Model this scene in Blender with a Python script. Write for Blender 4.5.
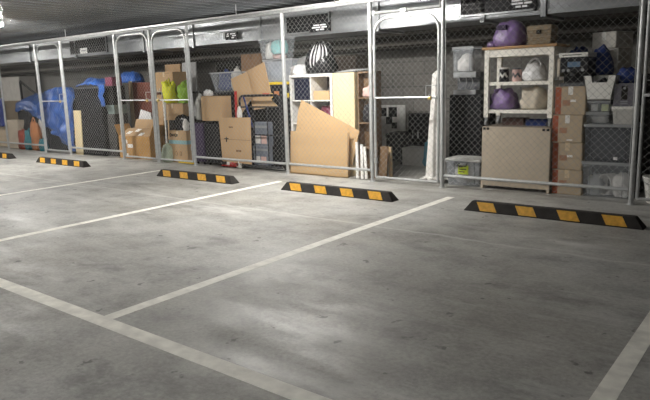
import bpy, bmesh, math, random
from mathutils import Vector, Matrix, noise
random.seed(7)
PI = math.pi
scene = bpy.context.scene
for o in list(bpy.data.objects):
    bpy.data.objects.remove(o)
COL = scene.collection

# ------------------------------------------------------------------ camera
FPX, YAW, PITCH, ROLL, CAMH = 613.66, 0.6701, 0.1881, -0.0297, 1.30
_cy, _sy = math.cos(YAW), math.sin(YAW)
FW = Vector((-_sy * math.cos(PITCH), _cy * math.cos(PITCH), -math.sin(PITCH)))
_rt = Vector((_cy, _sy, 0)); _up = _rt.cross(FW)
RT = math.cos(ROLL) * _rt + math.sin(ROLL) * _up
UP = math.cos(ROLL) * _up - math.sin(ROLL) * _rt
cd = bpy.data.cameras.new('camera')
cd.sensor_width = 36.0; cd.lens = FPX / 650 * 36.0; cd.clip_start = 0.05; cd.clip_end = 100
cam = bpy.data.objects.new('camera', cd); COL.objects.link(cam)
M = Matrix((RT, UP, -FW)).transposed().to_4x4(); M.translation = Vector((0, 0, CAMH))
cam.matrix_world = M
scene.camera = cam

# ------------------------------------------------------------------ world + exposure
w = bpy.data.worlds.new('dim_indoor_air'); scene.world = w; w.use_nodes = True
w.node_tree.nodes['Background'].inputs[0].default_value = (0.9, 0.95, 1.0, 1)
w.node_tree.nodes['Background'].inputs[1].default_value = 0.05
vs = scene.view_settings
vs.view_transform = 'Standard'; vs.look = 'None'; vs.gamma = 1.0; vs.use_curve_mapping = False
vs.exposure = 0.0
LAMPS = [  # x, y, watts, length along x: the battens under the deck
    (-11.0, 4.85, 235), (-5.0, 5.4, 255), (-0.2, -0.8, 40), (-5.6, -0.8, 120), (-17.3, 5.05, 160), (-11.5, -0.8, 120)]

# pixel + depth plane -> world
def ray(px, py):
    return FW + RT * ((px - 325) / FPX) + UP * ((200 - py) / FPX)
def W(px, py, Y):
    d = ray(px, py); t = Y / d.y
    return d.x * t, CAMH + d.z * t
def bx(x0, y0, x1, y1, Y, z0=None):
    xm, ym = (x0 + x1) / 2, (y0 + y1) / 2
    X0 = W(x0, ym, Y)[0]; X1 = W(x1, ym, Y)[0]
    Z0 = W(xm, y1, Y)[1] if z0 is None else z0
    Z1 = W(xm, y0, Y)[1]
    return X0, X1, Z0, Z1

# ------------------------------------------------------------------ materials
_m = {}
def mat(name, col, rough=0.6, metal=0.0, var=0.12, vscale=6.0, bump=0.0, bscale=60.0, alpha=1.0, emit=None, stretch=None, coat=0.0):
    if name in _m: return _m[name]
    m = bpy.data.materials.new(name); m.use_nodes = True; _m[name] = m
    nt = m.node_tree; N = nt.nodes; L = nt.links
    b = N['Principled BSDF']
    b.inputs['Roughness'].default_value = rough; b.inputs['Metallic'].default_value = metal
    b.inputs['Coat Weight'].default_value = coat
    if max(col) < 0.04: b.inputs['Specular IOR Level'].default_value = 0.18
    tc = N.new('ShaderNodeTexCoord'); mp = N.new('ShaderNodeMapping')
    L.new(tc.outputs['Object'], mp.inputs[0])
    if stretch: mp.inputs['Scale'].default_value = stretch
    nz = N.new('ShaderNodeTexNoise'); nz.inputs['Scale'].default_value = vscale; nz.inputs['Detail'].default_value = 5
    L.new(mp.outputs[0], nz.inputs['Vector'])
    cr = N.new('ShaderNodeValToRGB')
    cr.color_ramp.elements[0].position = 0.3; cr.color_ramp.elements[1].position = 0.7
    cr.color_ramp.elements[0].color = tuple(max(0, c * (1 - var)) for c in col) + (1,)
    cr.color_ramp.elements[1].color = tuple(min(1, c * (1 + var)) for c in col) + (1,)
    L.new(nz.outputs['Fac'], cr.inputs[0]); L.new(cr.outputs[0], b.inputs['Base Color'])
    if bump:
        n2 = N.new('ShaderNodeTexNoise'); n2.inputs['Scale'].default_value = bscale; n2.inputs['Detail'].default_value = 3
        L.new(mp.outputs[0], n2.inputs['Vector'])
        bp = N.new('ShaderNodeBump'); bp.inputs['Strength'].default_value = bump; bp.inputs['Distance'].default_value = 0.02
        L.new(n2.outputs['Fac'], bp.inputs['Height']); L.new(bp.outputs[0], b.inputs['Normal'])
    if emit:
        b.inputs['Emission Color'].default_value = (*emit[:3], 1); b.inputs['Emission Strength'].default_value = emit[3]
    if alpha < 1:
        tr = N.new('ShaderNodeBsdfTransparent'); mx = N.new('ShaderNodeMixShader'); mx.inputs[0].default_value = alpha
        L.new(tr.outputs[0], mx.inputs[1]); L.new(b.outputs[0], mx.inputs[2])
        L.new(mx.outputs[0], N['Material Output'].inputs[0])
    return m

def floor_material():
    m = bpy.data.materials.new('trowelled_concrete'); m.use_nodes = True
    nt = m.node_tree; N = nt.nodes; L = nt.links; b = N['Principled BSDF']
    geo = N.new('ShaderNodeNewGeometry')
    def nz(scale, detail=6, st=(1, 1, 1), rough=0.6, off=0, rz=0):
        mp = N.new('ShaderNodeMapping'); mp.inputs['Scale'].default_value = st; mp.inputs['Location'].default_value = (off, off * 1.7, 0)
        mp.inputs['Rotation'].default_value = (0, 0, rz)
        L.new(geo.outputs['Position'], mp.inputs[0])
        n = N.new('ShaderNodeTexNoise'); n.inputs['Scale'].default_value = scale; n.inputs['Detail'].default_value = detail; n.inputs['Roughness'].default_value = rough
        L.new(mp.outputs[0], n.inputs['Vector']); return n.outputs['Fac']
    def ramp(src, stops):
        r = N.new('ShaderNodeValToRGB'); e = r.color_ramp.elements
        while len(e) < len(stops): e.new(0.5)
        for i, (p, c) in enumerate(stops):
            e[i].position = p; e[i].color = (c, c, c, 1) if not isinstance(c, tuple) else (*c, 1)
        L.new(src, r.inputs[0]); return r.outputs[0]
    def mix(mode, a, bb, fac):
        x = N.new('ShaderNodeMixRGB'); x.blend_type = mode
        if isinstance(fac, float): x.inputs[0].default_value = fac
        else: L.new(fac, x.inputs[0])
        L.new(a, x.inputs[1])
        if isinstance(bb, tuple): x.inputs[2].default_value = (*bb, 1)
        else: L.new(bb, x.inputs[2])
        return x.outputs[0]
    big = ramp(nz(0.45, 5, off=3.1), [(0.3, (0.25, 0.24, 0.215)), (0.52, (0.345, 0.34, 0.318)), (0.72, (0.455, 0.455, 0.44))])
    mid = ramp(nz(2.3, 8, rough=0.7, off=9), [(0.28, 0.52), (0.5, 1.0), (0.75, 1.32)])
    c = mix('MULTIPLY', big, mid, 0.85)
    fine = ramp(nz(38, 6, rough=0.75), [(0.32, 0.66), (0.68, 1.28)])
    c = mix('MULTIPLY', c, fine, 0.7)
    # pale tyre scuffs and laitance streaks
    st = ramp(nz(1.6, 9, st=(0.55, 2.2, 1), rough=0.72, off=21, rz=0.5), [(0.50, 0.0), (0.60, 0.45), (0.70, 0.85)])
    zone = ramp(nz(0.3, 3, off=5), [(0.42, 0.0), (0.62, 0.75)])
    stz = N.new('ShaderNodeMath'); stz.operation = 'MULTIPLY'; L.new(st, stz.inputs[0]); L.new(zone, stz.inputs[1])
    c = mix('MIX', c, (0.66, 0.66, 0.64), stz.outputs[0])
    # dark oily patches and spots
    dk = ramp(nz(1.15, 6, st=(1, 1.5, 1), rough=0.66, off=40), [(0.56, 0.0), (0.70, 0.6)])
    c = mix('MIX', c, (0.09, 0.088, 0.082), dk)
    sp = ramp(nz(7.0, 3, off=77), [(0.665, 0.0), (0.70, 0.7)])
    c = mix('MIX', c, (0.075, 0.075, 0.07), sp)
    # construction joint, wandering slightly, along x at y = 4.55
    sx = N.new('ShaderNodeSeparateXYZ'); L.new(geo.outputs['Position'], sx.inputs[0])
    wob = nz(1.2, 8, off=60, rough=0.7)
    ma = N.new('ShaderNodeMath'); ma.operation = 'MULTIPLY_ADD'; L.new(wob, ma.inputs[0]); ma.inputs[1].default_value = 0.22; L.new(sx.outputs[1], ma.inputs[2])
    sb = N.new('ShaderNodeMath'); sb.operation = 'SUBTRACT'; L.new(ma.outputs[0], sb.inputs[0]); sb.inputs[1].default_value = 4.68
    ab = N.new('ShaderNodeMath'); ab.operation = 'ABSOLUTE'; L.new(sb.outputs[0], ab.inputs[0])
    jt = ramp(ab.outputs[0], [(0.0, 0.45), (0.010, 0.3), (0.026, 0.0)])
    c = mix('MIX', c, (0.60, 0.60, 0.57), jt)
    L.new(c, b.inputs['Base Color'])
    rg = ramp(nz(1.7, 9, st=(0.6, 1.6, 1), off=15, rough=0.72, rz=0.5), [(0.32, 0.40), (0.68, 0.78)])
    L.new(rg, b.inputs['Roughness']); b.inputs['Specular IOR Level'].default_value = 0.5
    bp = N.new('ShaderNodeBump'); bp.inputs['Strength'].default_value = 0.12; bp.inputs['Distance'].default_value = 0.01
    L.new(nz(25, 6), bp.inputs['Height']); L.new(bp.outputs[0], b.inputs['Normal'])
    return m

def block_material():
    m = bpy.data.materials.new('concrete_block_wall'); m.use_nodes = True
    nt = m.node_tree; N = nt.nodes; L = nt.links; b = N['Principled BSDF']
    tc = N.new('ShaderNodeTexCoord'); mp = N.new('ShaderNodeMapping'); mp.inputs['Rotation'].default_value = (PI / 2, 0, 0)
    L.new(tc.outputs['Object'], mp.inputs[0])
    br = N.new('ShaderNodeTexBrick'); br.inputs['Scale'].default_value = 1.0
    br.inputs['Brick Width'].default_value = 0.4; br.inputs['Row Height'].default_value = 0.2; br.inputs['Mortar Size'].default_value = 0.006
    br.inputs['Color1'].default_value = (0.18, 0.172, 0.157, 1); br.inputs['Color2'].default_value = (0.155, 0.15, 0.138, 1); br.inputs['Mortar'].default_value = (0.10, 0.10, 0.095, 1)
    L.new(mp.outputs[0], br.inputs['Vector']); L.new(br.outputs['Color'], b.inputs['Base Color']); b.inputs['Roughness'].default_value = 0.9
    return m

CARD = mat('brown_cardboard', (0.50, 0.335, 0.185), 0.85, var=0.10, vscale=3, bump=0.08, bscale=90, stretch=(1, 1, 0.15))
CARD2 = mat('dull_cardboard', (0.40, 0.265, 0.145), 0.85, var=0.12, vscale=4)
CARD3 = mat('pale_cardboard', (0.55, 0.375, 0.20), 0.85, var=0.08, vscale=3, bump=0.06, bscale=120, stretch=(0.2, 1, 1))
CARDD = mat('dark_brown_cardboard', (0.22, 0.13, 0.075), 0.85)
CARDG = mat('greyish_cardboard', (0.45, 0.36, 0.255), 0.85, var=0.08)
CREASE = mat('card_crease', (0.20, 0.12, 0.06), 0.9)
TAPE = mat('packing_tape', (0.62, 0.50, 0.33), 0.3)
WTAPE = mat('white_tape', (0.78, 0.77, 0.74), 0.4)
GALV = mat('galvanised_tube', (0.46, 0.47, 0.47), 0.42, 0.5, var=0.12, vscale=25)
WIRE = mat('galvanised_wire', (0.31, 0.31, 0.30), 0.5, 0.2, var=0.1, vscale=10)
SHEET = mat('galvanised_sheet', (0.27, 0.28, 0.29), 0.42, 0.9, var=0.3, vscale=3, stretch=(0.4, 1, 2))
DECK = mat('metal_deck', (0.36, 0.37, 0.38), 0.27, 0.8, var=0.10, vscale=2, stretch=(1, 0.15, 1))
BLACK = mat('black_matt', (0.012, 0.012, 0.014), 0.6)
BLKP = mat('black_plastic', (0.02, 0.02, 0.023), 0.38)
BLKF = mat('black_fabric', (0.025, 0.025, 0.028), 0.85, bump=0.2)
DKGREY = mat('dark_grey_plastic', (0.085, 0.09, 0.10), 0.5)
GREY = mat('grey_plastic', (0.28, 0.29, 0.30), 0.5)
WHITE = mat('white_melamine', (0.80, 0.79, 0.76), 0.45, var=0.03)
CREAM = mat('cream_paint', (0.84, 0.81, 0.74), 0.45, var=0.04)
BIRCH = mat('birch_veneer', (0.68, 0.56, 0.34), 0.5, var=0.06, vscale=3, stretch=(4, 4, 0.3))
WOOD = mat('oiled_pine', (0.40, 0.225, 0.09), 0.45, var=0.2, vscale=4, stretch=(0.4, 6, 6))
WOODP = mat('pale_timber', (0.62, 0.45, 0.26), 0.6, var=0.12, vscale=5, stretch=(5, 5, 0.4))
WOODB = mat('brown_veneer', (0.16, 0.098, 0.052), 0.5, var=0.15, stretch=(4, 4, 0.5))
REDWD = mat('red_brown_wood', (0.14, 0.045, 0.03), 0.5, var=0.2)
TARP = mat('blue_tarpaulin', (0.028, 0.10, 0.36), 0.36, var=0.35, vscale=6, bump=0.9, bscale=14)
NAVY = mat('navy_fabric', (0.015, 0.035, 0.16), 0.75, bump=0.25)
PURPLE = mat('purple_plastic_film', (0.23, 0.15, 0.34), 0.4, var=0.2, bump=0.5, bscale=14)
PURPF = mat('purple_fabric', (0.05, 0.033, 0.075), 0.8)
YELL = mat('yellow_reflector', (0.66, 0.35, 0.035), 0.45, var=0.18, vscale=30)
RUBBER = mat('black_rubber', (0.035, 0.032, 0.030), 0.75, var=0.25, vscale=12, bump=0.15)
PAINT = mat('worn_white_paint', (0.78, 0.765, 0.70), 0.7, var=0.16, vscale=11)
WPLAS = mat('white_plastic', (0.78, 0.77, 0.73), 0.4, var=0.04)
LINEN = mat('white_linen', (0.70, 0.68, 0.65), 0.85, var=0.06, bump=0.15)
FILM = mat('crinkled_white_film', (0.72, 0.72, 0.73), 0.3, var=0.08, bump=0.5, bscale=20)
CLEAR = mat('clear_plastic', (0.62, 0.66, 0.70), 0.22, var=0.04, alpha=0.13)
CLEARG = mat('frosted_plastic', (0.52, 0.55, 0.58), 0.3, var=0.04, alpha=0.3)
SMOKE = mat('smoky_plastic', (0.16, 0.17, 0.19), 0.28, var=0.05, alpha=0.25)
RIM = mat('clear_rim', (0.66, 0.68, 0.70), 0.3, var=0.03, alpha=0.45)
HIVIS = mat('hi_vis_yellow', (0.60, 0.60, 0.02), 0.7, bump=0.3)
HIGRN = mat('hi_vis_green', (0.22, 0.38, 0.03), 0.75, bump=0.3)
YPLAS = mat('yellow_plastic', (0.80, 0.58, 0.04), 0.4)
LIME = mat('lime_sticker', (0.62, 0.74, 0.05), 0.6)
RED = mat('red_paint', (0.45, 0.03, 0.025), 0.4)
MAROON = mat('maroon_plastic', (0.16, 0.03, 0.06), 0.5)
ORANGE = mat('orange_red_print', (0.33, 0.085, 0.04), 0.75, var=0.15, vscale=10)
TEAL = mat('teal_fabric', (0.03, 0.20, 0.25), 0.7, bump=0.2)
AQUA = mat('aqua_fabric', (0.30, 0.66, 0.66), 0.75, bump=0.2)
ORNG = mat('orange_fabric', (0.48, 0.19, 0.07), 0.75, bump=0.2, var=0.3)
RUST = mat('rust_fabric', (0.32, 0.055, 0.03), 0.75, bump=0.2)
PINK = mat('pink_fabric', (0.60, 0.40, 0.36), 0.8, bump=0.2)
BEIGEF = mat('beige_fabric', (0.55, 0.49, 0.40), 0.85, bump=0.25)
BEIGE = mat('beige_laminate', (0.47, 0.40, 0.31), 0.5, var=0.05)
WICKER = mat('wicker', (0.27, 0.21, 0.14), 0.8, var=0.3, vscale=40)
BRASS = mat('brass', (0.65, 0.48, 0.18), 0.35, 0.8)
LCD = mat('blue_display', (0.07, 0.12, 0.18), 0.3, emit=(0.25, 0.45, 0.75, 0.05))
INK = mat('black_ink', (0.02, 0.018, 0.016), 0.8)
BLUEINK = mat('pale_blue_ink', (0.25, 0.44, 0.48), 0.8)
SIGNW = mat('sign_lettering', (0.85, 0.86, 0.88), 0.5, var=0.02)
PAPER = mat('notice_paper', (0.80, 0.80, 0.78), 0.8, var=0.02)
BLUEP = mat('blue_plastic', (0.03, 0.11, 0.45), 0.4)
LBLUE = mat('light_blue_fabric', (0.10, 0.30, 0.42), 0.8)

# ------------------------------------------------------------------ mesh helpers
class MB:
    def __init__(s): s.v = []; s.f = []
    def add(s, vs, fs):
        n = len(s.v); s.v += [tuple(q) for q in vs]; s.f += [tuple(i + n for i in f) for f in fs]; return s
    def box(s, x0, y0, z0, x1, y1, z1, mtx=None, taper=0.0):
        tx, ty = (x1 - x0) * taper / 2, (y1 - y0) * taper / 2
        vs = [Vector(q) for q in ((x0 + tx, y0 + ty, z0), (x1 - tx, y0 + ty, z0), (x1 - tx, y1 - ty, z0), (x0 + tx, y1 - ty, z0),
                                  (x0, y0, z1), (x1, y0, z1), (x1, y1, z1), (x0, y1, z1))]
        if mtx: vs = [mtx @ q for q in vs]
        return s.add(vs, [(0, 3, 2, 1), (4, 5, 6, 7), (0, 1, 5, 4), (1, 2, 6, 5), (2, 3, 7, 6), (3, 0, 4, 7)])
    def prism(s, poly, y0, y1, mtx=None):      # poly in (x, z), counter-clockwise seen from -y
        n = len(poly)
        vs = [Vector((x, y0, z)) for x, z in poly] + [Vector((x, y1, z)) for x, z in poly]
        if mtx: vs = [mtx @ q for q in vs]
        return s.add(vs, [tuple(range(n)), tuple(range(2 * n - 1, n - 1, -1))] + [(i, i + n, (i + 1) % n + n, (i + 1) % n) for i in range(n)])
    def tube(s, pts, r, n=8, closed=False, caps=True):
        pts = [Vector(q) for q in pts]; m = len(pts); base = len(s.v); rings = []
        ref = None
        for i, q in enumerate(pts):
            a = pts[i - 1] if (i > 0 or closed) else q
            c = pts[(i + 1) % m] if (i < m - 1 or closed) else q
            t = (c - a).normalized()
            if ref is None:
                ref = Vector((0, 0, 1)) if abs(t.z) < 0.9 else Vector((0, 1, 0))
            sd = t.cross(ref).normalized(); up = sd.cross(t).normalized(); ref = up
            rr = r[i] if isinstance(r, (list, tuple)) else r
            rings.append([q + rr * (math.cos(2 * PI * k / n) * sd + math.sin(2 * PI * k / n) * up) for k in range(n)])
        vs = [q for rg in rings for q in rg]; fs = []
        for i in range(m if closed else m - 1):
            j = (i + 1) % m
            for k in range(n): fs.append((i * n + k, i * n + (k + 1) % n, j * n + (k + 1) % n, j * n + k))
        if caps and not closed:
            fs.append(tuple(range(n - 1, -1, -1))); fs.append(tuple(range((m - 1) * n, m * n)))
        return s.add(vs, fs)
    def lathe(s, prof, c=(0, 0, 0), n=20):
        vs = []; fs = []; m = len(prof)
        for r, z in prof:
            for k in range(n): vs.append((c[0] + r * math.cos(2 * PI * k / n), c[1] + r * math.sin(2 * PI * k / n), c[2] + z))
        for i in range(m - 1):
            for k in range(n): fs.append((i * n + k, i * n + (k + 1) % n, (i + 1) * n + (k + 1) % n, (i + 1) * n + k))
        if prof[0][0] > 1e-6: fs.append(tuple(range(n - 1, -1, -1)))
        if prof[-1][0] > 1e-6: fs.append(tuple(range((m - 1) * n, m * n)))
        return s.add(vs, fs)
    def blob(s, rx, ry, rz, seed=0, rough=0.16, freq=2.2, flat=0.55, sub=3, c=(0, 0, 0), top=0.0, boxy=0.4):
        bm = bmesh.new(); bmesh.ops.create_icosphere(bm, subdivisions=sub, radius=1.0)
        for q in bm.verts:
            p = q.co.copy(); sv = Vector((seed * 3.7, seed * 1.3, seed * 2.1))
            d = 1 + rough * noise.noise(p * freq + sv) * 1.6 + rough * 0.9 * (0.5 - abs(noise.noise(p * freq * 2.3 + sv * 2)) * 2)
            # boxy swelling then a settled base
            b = max(abs(p.x), abs(p.y), abs(p.z)); p = p * (1 - boxy + boxy / max(b, 0.6)) * d
            if p.z < -flat: p.z = -flat + (p.z + flat) * 0.08
            if top and p.z > 0: k = 1 - top * p.z; p.x *= k; p.y *= k
            q.co = Vector((p.x * rx + c[0], p.y * ry + c[1], (p.z + flat) * rz / (flat + 1.0) + c[2] + 0.03 * rz))
        bm.verts.index_update()
        s.add([q.co for q in bm.verts], [tuple(v.index for v in f.verts) for f in bm.faces]); bm.free(); return s
    def grid(s, fn, nu, nv):
        vs = [fn(i / nu, j / nv) for j in range(nv + 1) for i in range(nu + 1)]
        fs = [(j * (nu + 1) + i, j * (nu + 1) + i + 1, (j + 1) * (nu + 1) + i + 1, (j + 1) * (nu + 1) + i) for j in range(nv) for i in range(nu)]
        return s.add(vs, fs)
    def build(s, name, m, parent=None, bevel=0.0, smooth=False, solid=0.0, seg=2):
        me = bpy.data.meshes.new(name); me.from_pydata([tuple(q) for q in s.v], [], s.f); me.update()
        bm = bmesh.new(); bm.from_mesh(me); bmesh.ops.recalc_face_normals(bm, faces=bm.faces); bm.to_mesh(me); bm.free()
        if smooth: me.shade_smooth()
        me.materials.append(m)
        o = bpy.data.objects.new(name, me); COL.objects.link(o)
        if parent: o.parent = parent
        if solid:
            k = o.modifiers.new('thickness', 'SOLIDIFY'); k.thickness = solid; k.offset = 0
        if bevel:
            k = o.modifiers.new('bevel', 'BEVEL'); k.width = bevel; k.segments = seg; k.limit_method = 'ANGLE'
        return o

def thing(name, label, cat, loc=(0, 0, 0), rz=0.0, group=None):
    o = bpy.data.objects.new(name, None); COL.objects.link(o); o.empty_display_size = 0.1
    o.location = loc; o.rotation_euler = (0, 0, rz); o['label'] = label; o['category'] = cat
    if group: o['group'] = group
    return o
def tag(o, label, cat, group=None):
    o['label'] = label; o['category'] = cat
    if group: o['group'] = group
    return o
def struct(o, label=None):
    o['kind'] = 'structure'
    if label: o['label'] = label
    return o
def copy_tree(o, parent=None):
    c = o.copy(); COL.objects.link(c)
    if parent: c.parent = parent
    for ch in list(o.children): copy_tree(ch, c)
    return c

# ------------------------------------------------------------------ the setting
YF = 6.703          # fence plane
CEIL = 2.47
XL, XR, YB, YN = -21.0, 5.0, 9.0, -5.0
f = MB().box(XL, YN, -0.15, XR, YB, 0.0).build('floor', floor_material()); struct(f, 'grey trowelled concrete car park floor with scuffs and stains')
BLOCK = block_material()
struct(MB().box(XL, YB, 0, XR, YB + 0.2, 2.62).build('wall_back', BLOCK), 'grey concrete block wall behind the storage cages')
struct(MB().box(XL, 8.35, 1.80, XR, YB, 2.53).build('shade_trim_1', mat('dark_shade_band', (0.035, 0.032, 0.028), 0.8)), 'added dark band standing in for shade along the top of the block wall')  # no beam known here: dark band added for the shaded upper cage backs
PLAINC = mat('plain_concrete', (0.33, 0.325, 0.31), 0.85, var=0.12, vscale=1.5)
struct(MB().box(XL - 0.2, YN, 0, XL, YB, 2.62).build('wall_left', PLAINC))
struct(MB().box(XR, YN, 0, XR + 0.2, YB, 2.62).build('wall_right', PLAINC))
struct(MB().box(XL, YN - 0.2, 0, XR, YN, 2.62).build('wall_front', PLAINC))
# ribbed steel deck, ribs run towards the fence
pts = []; x = XL; per = 0.25
while x < XR:
    pts += [(x, CEIL + 0.05), (x + 0.195, CEIL + 0.05), (x + 0.205, CEIL), (x + 0.24, CEIL)]; x += per
d = MB(); n = len(pts)
d.add([(px, YN, pz) for px, pz in pts] + [(px, YB, pz) for px, pz in pts], [(i, i + 1, i + 1 + n, i + n) for i in range(n - 1)])
struct(d.build('ceiling', DECK, solid=0.004), 'dark ribbed galvanised steel deck ceiling')

# ------------------------------------------------------------------ ceiling battens
HOUS = mat('lamp_housing', (0.75, 0.75, 0.74), 0.4, var=0.02)
def lamp(i, x, y, watts):
    t = thing('ceiling_lamp', 'white fluorescent batten under the steel deck ' + WHERE[i], 'lamp', (x, y, CEIL), 0, 'fluorescent battens under the deck')
    MB().box(-0.62, -0.05, -0.06, 0.62, 0.05, 0.0).build('housing', HOUS, t, bevel=0.006)
    E = watts / (PI * 0.24)
    MB().box(-0.60, -0.045, -0.115, 0.60, 0.045, -0.06).build('diffuser', mat('lamp_diffuser_%d' % watts, (0.9, 0.9, 0.9), 0.4, var=0.01, emit=(1.0, 0.97, 0.92, E)), t, bevel=0.012)
WHERE = ('above the wheel stop that faces the blue tarpaulin', 'above the wheel stop that faces the cube shelf', 'over the driveway before the trolley cage',
         'over the driveway before the cube shelf cage', 'at the far end of the bays', 'over the driveway before the tarpaulin cage')
for i, a in enumerate(LAMPS): lamp(i, *a)

# ------------------------------------------------------------------ painted bay lines
def line(x0, y0, x1, y1, label):
    o = MB().box(x0, y0, 0.0, x1, y1, 0.0008).build('bay_line', PAINT)
    tag(o, label, 'line marking', 'painted bay lines on the floor'); return o
line(-16.5, 1.755, 1.2, 1.855, 'long worn white painted line closing off the ends of the parking bays')
line(-0.605, 1.855, -0.515, 6.2, 'white painted bay line nearest the wheel stop in front of the trolley cage')
line(-3.145, 1.855, -3.055, 6.2, 'white painted bay line leading to the fence post beside the tub with a lime sticker')
line(-5.665, 1.855, -5.575, 6.12, 'white painted bay line leading to the cage with the cube shelf')
line(-8.19, 1.855, -8.11, 6.1, 'faint white painted bay line leading to the cage with the purple suitcase')

# ------------------------------------------------------------------ wheel stops
def wheel_stop():
    t = thing('wheel_stop', '', 'wheel stop')
    Lh, w0, w1, h = 0.825, 0.075, 0.036, 0.10
    e = 0.075
    b = MB().add([(-Lh, -w0, 0), (Lh, -w0, 0), (Lh, w0, 0), (-Lh, w0, 0), (-Lh + e, -w1, h), (Lh - e, -w1, h), (Lh - e, w1, h), (-Lh + e, w1, h)],
                 [(0, 3, 2, 1), (4, 5, 6, 7), (0, 1, 5, 4), (1, 2, 6, 5), (2, 3, 7, 6), (3, 0, 4, 7)])
    b.build('rubber_body', RUBBER, t, bevel=0.008)
    for k in range(4):
        xc = -0.585 + k * 0.39
        for sgn in (-1, 1):
            p = MB(); d0, d1 = 0.12, 0.93
            ya, yb = w0 + (w1 - w0) * d0, w0 + (w1 - w0) * d1
            q = [(xc - 0.085 + 0.025, d0 * h, ya), (xc + 0.085 + 0.025, d0 * h, ya), (xc + 0.085 - 0.025, d1 * h, yb), (xc - 0.085 - 0.025, d1 * h, yb)]
            nrm = Vector((0, h, w0 - w1)).normalized() * 0.004
            vs = [Vector((a, sgn * c, z)) for a, z, c in q]
            off = Vector((0, sgn * nrm.y, nrm.z))
            p.add([v - off * 0.4 for v in vs] + [v + off for v in vs], [(0, 1, 2, 3), (4, 5, 6, 7), (0, 1, 5, 4), (1, 2, 6, 5), (2, 3, 7, 6), (3, 0, 4, 7)])
            p.build('reflector_panel', YELL, t)
        if k < 3:
            MB().lathe([(0.0, 0.0), (0.014, 0.0), (0.014, 0.004), (0.0, 0.006)], (xc + 0.195, 0, h - 0.002), 10).build('anchor_bolt', BLACK, t)
    return t
ws = wheel_stop()
stops = [(-1.845, 5.68, 'black rubber wheel stop with yellow panels before the cage with the trolley shelf'),
         (-4.33, 5.68, 'black rubber wheel stop with yellow panels before the cage with the cube shelf'),
         (-6.85, 5.68, 'black rubber wheel stop with yellow panels before the cage with the tall leaning cardboard'),
         (-10.53, 5.70, 'black rubber wheel stop with yellow panels before the cage with the large blue tarpaulin'),
         (-13.25, 5.72, 'black rubber wheel stop with yellow panels before the cage with the beige carton')]
for i, (x, y, lab) in enumerate(stops):
    t = ws if i == 0 else copy_tree(ws)
    t.location = (x, y, 0); t['label'] = lab; t['group'] = 'wheel stops in a row'

# ------------------------------------------------------------------ chain-link fence
PX = [-16.80, -14.704, -12.999, -11.97, -10.099, -9.051, -8.062, -5.991, -4.495, -3.476, -1.356, -0.33]
FT = 2.30
CW = 0.078
def chain(name, x0, x1, z0, z1, parent, off, clip=None, r=0.0019):
    m = MB(); n = int(round((x1 - x0) / (CW / 2))); w_ = (x1 - x0) / n; k = max(2, int(round((z1 - z0) / (CW / 2)))); hz = (z1 - z0) / k
    for i in range(n):
        p = []
        for j in range(k + 1):
            x = x0 + i * w_ + (w_ if ((i + j) % 2) else 0.0); z = z0 + j * hz
            p.append((x, (0.0025 if (i + j) % 2 else -0.0025), z))
        if clip: p = [q for q in p if clip(q[0], q[2])]
        if len(p) < 2: continue
        # split where clipping leaves gaps
        run = [p[0]]
        for q in p[1:]:
            if abs(q[2] - run[-1][2]) > hz * 1.5:
                if len(run) > 1: m.tube([(a - off[0], b_, c - off[2]) for a, b_, c in run], r, 4, caps=False)
                run = []
            run.append(q)
        if len(run) > 1: m.tube([(a - off[0], b_, c - off[2]) for a, b_, c in run], r, 4, caps=False)
    o = m.build(name, WIRE, parent); o['kind'] = 'stuff'; return o

def post(x, where):
    t = thing('fence_post', 'galvanised round fence post ' + where, 'fence post', (x, YF, 0), 0, 'posts of the cage fence')
    MB().tube([(0, 0, 0.0), (0, 0, FT - 0.03)], 0.024, 14).build('tube', GALV, t, smooth=False)
    MB().lathe([(0.045, 0), (0.045, 0.006), (0.03, 0.012), (0.028, 0.03)], (0, 0, 0), 14).build('base_flange', GALV, t)
    MB().lathe([(0.027, FT - 0.05), (0.027, FT - 0.022), (0.0, FT - 0.022)], (0, 0, 0), 14).build('cap', GALV, t)
    for z in (0.35, 0.9, 1.45, 1.95):
        MB().lathe([(0.024, -0.012), (0.027, -0.012), (0.027, 0.012), (0.024, 0.012)], (0, 0, z), 12).build('tension_band', GALV, t)
for x, where in zip(PX, ('standing alone past the big beige carton', 'beside the pale beige carton', 'on the bag side of the gate before the blue tarpaulin',
        'between the blue tarpaulin gate and the tall black unit', 'between the tall black unit and the open carton', 'shared by the two rounded gates standing side by side',
        'beside the purple suitcase', 'between the black board and the white cube shelf', 'beside the white slats', 'between the white sheet and the tub with the lime sticker',
        'beside the large clear tubs and the blue padlock', 'carrying the hinges of the gate before the white bucket')): post(x, where)

rail = thing('fence_top_rail', 'long galvanised rail running along the top of the cage fence', 'rail', (-8.5, YF, FT))
MB().tube([(PX[0] + 8.5, 0, 0), (PX[-1] + 8.5, 0, 0)], 0.020, 10).build('tube', GALV, rail)
MB().box(PX[0] + 8.5, -0.03, 0.02, PX[-1] + 8.5, 0.03, 0.045).build('channel', GALV, rail)
for hx in (-15.6, -11.72, -6.9, -2.4):
    MB().tube([(hx + 8.5, 0, 0.04), (hx + 8.5, 0, CEIL - FT + 0.04)], 0.006, 6).build('hanger_rod', GALV, rail)

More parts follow.
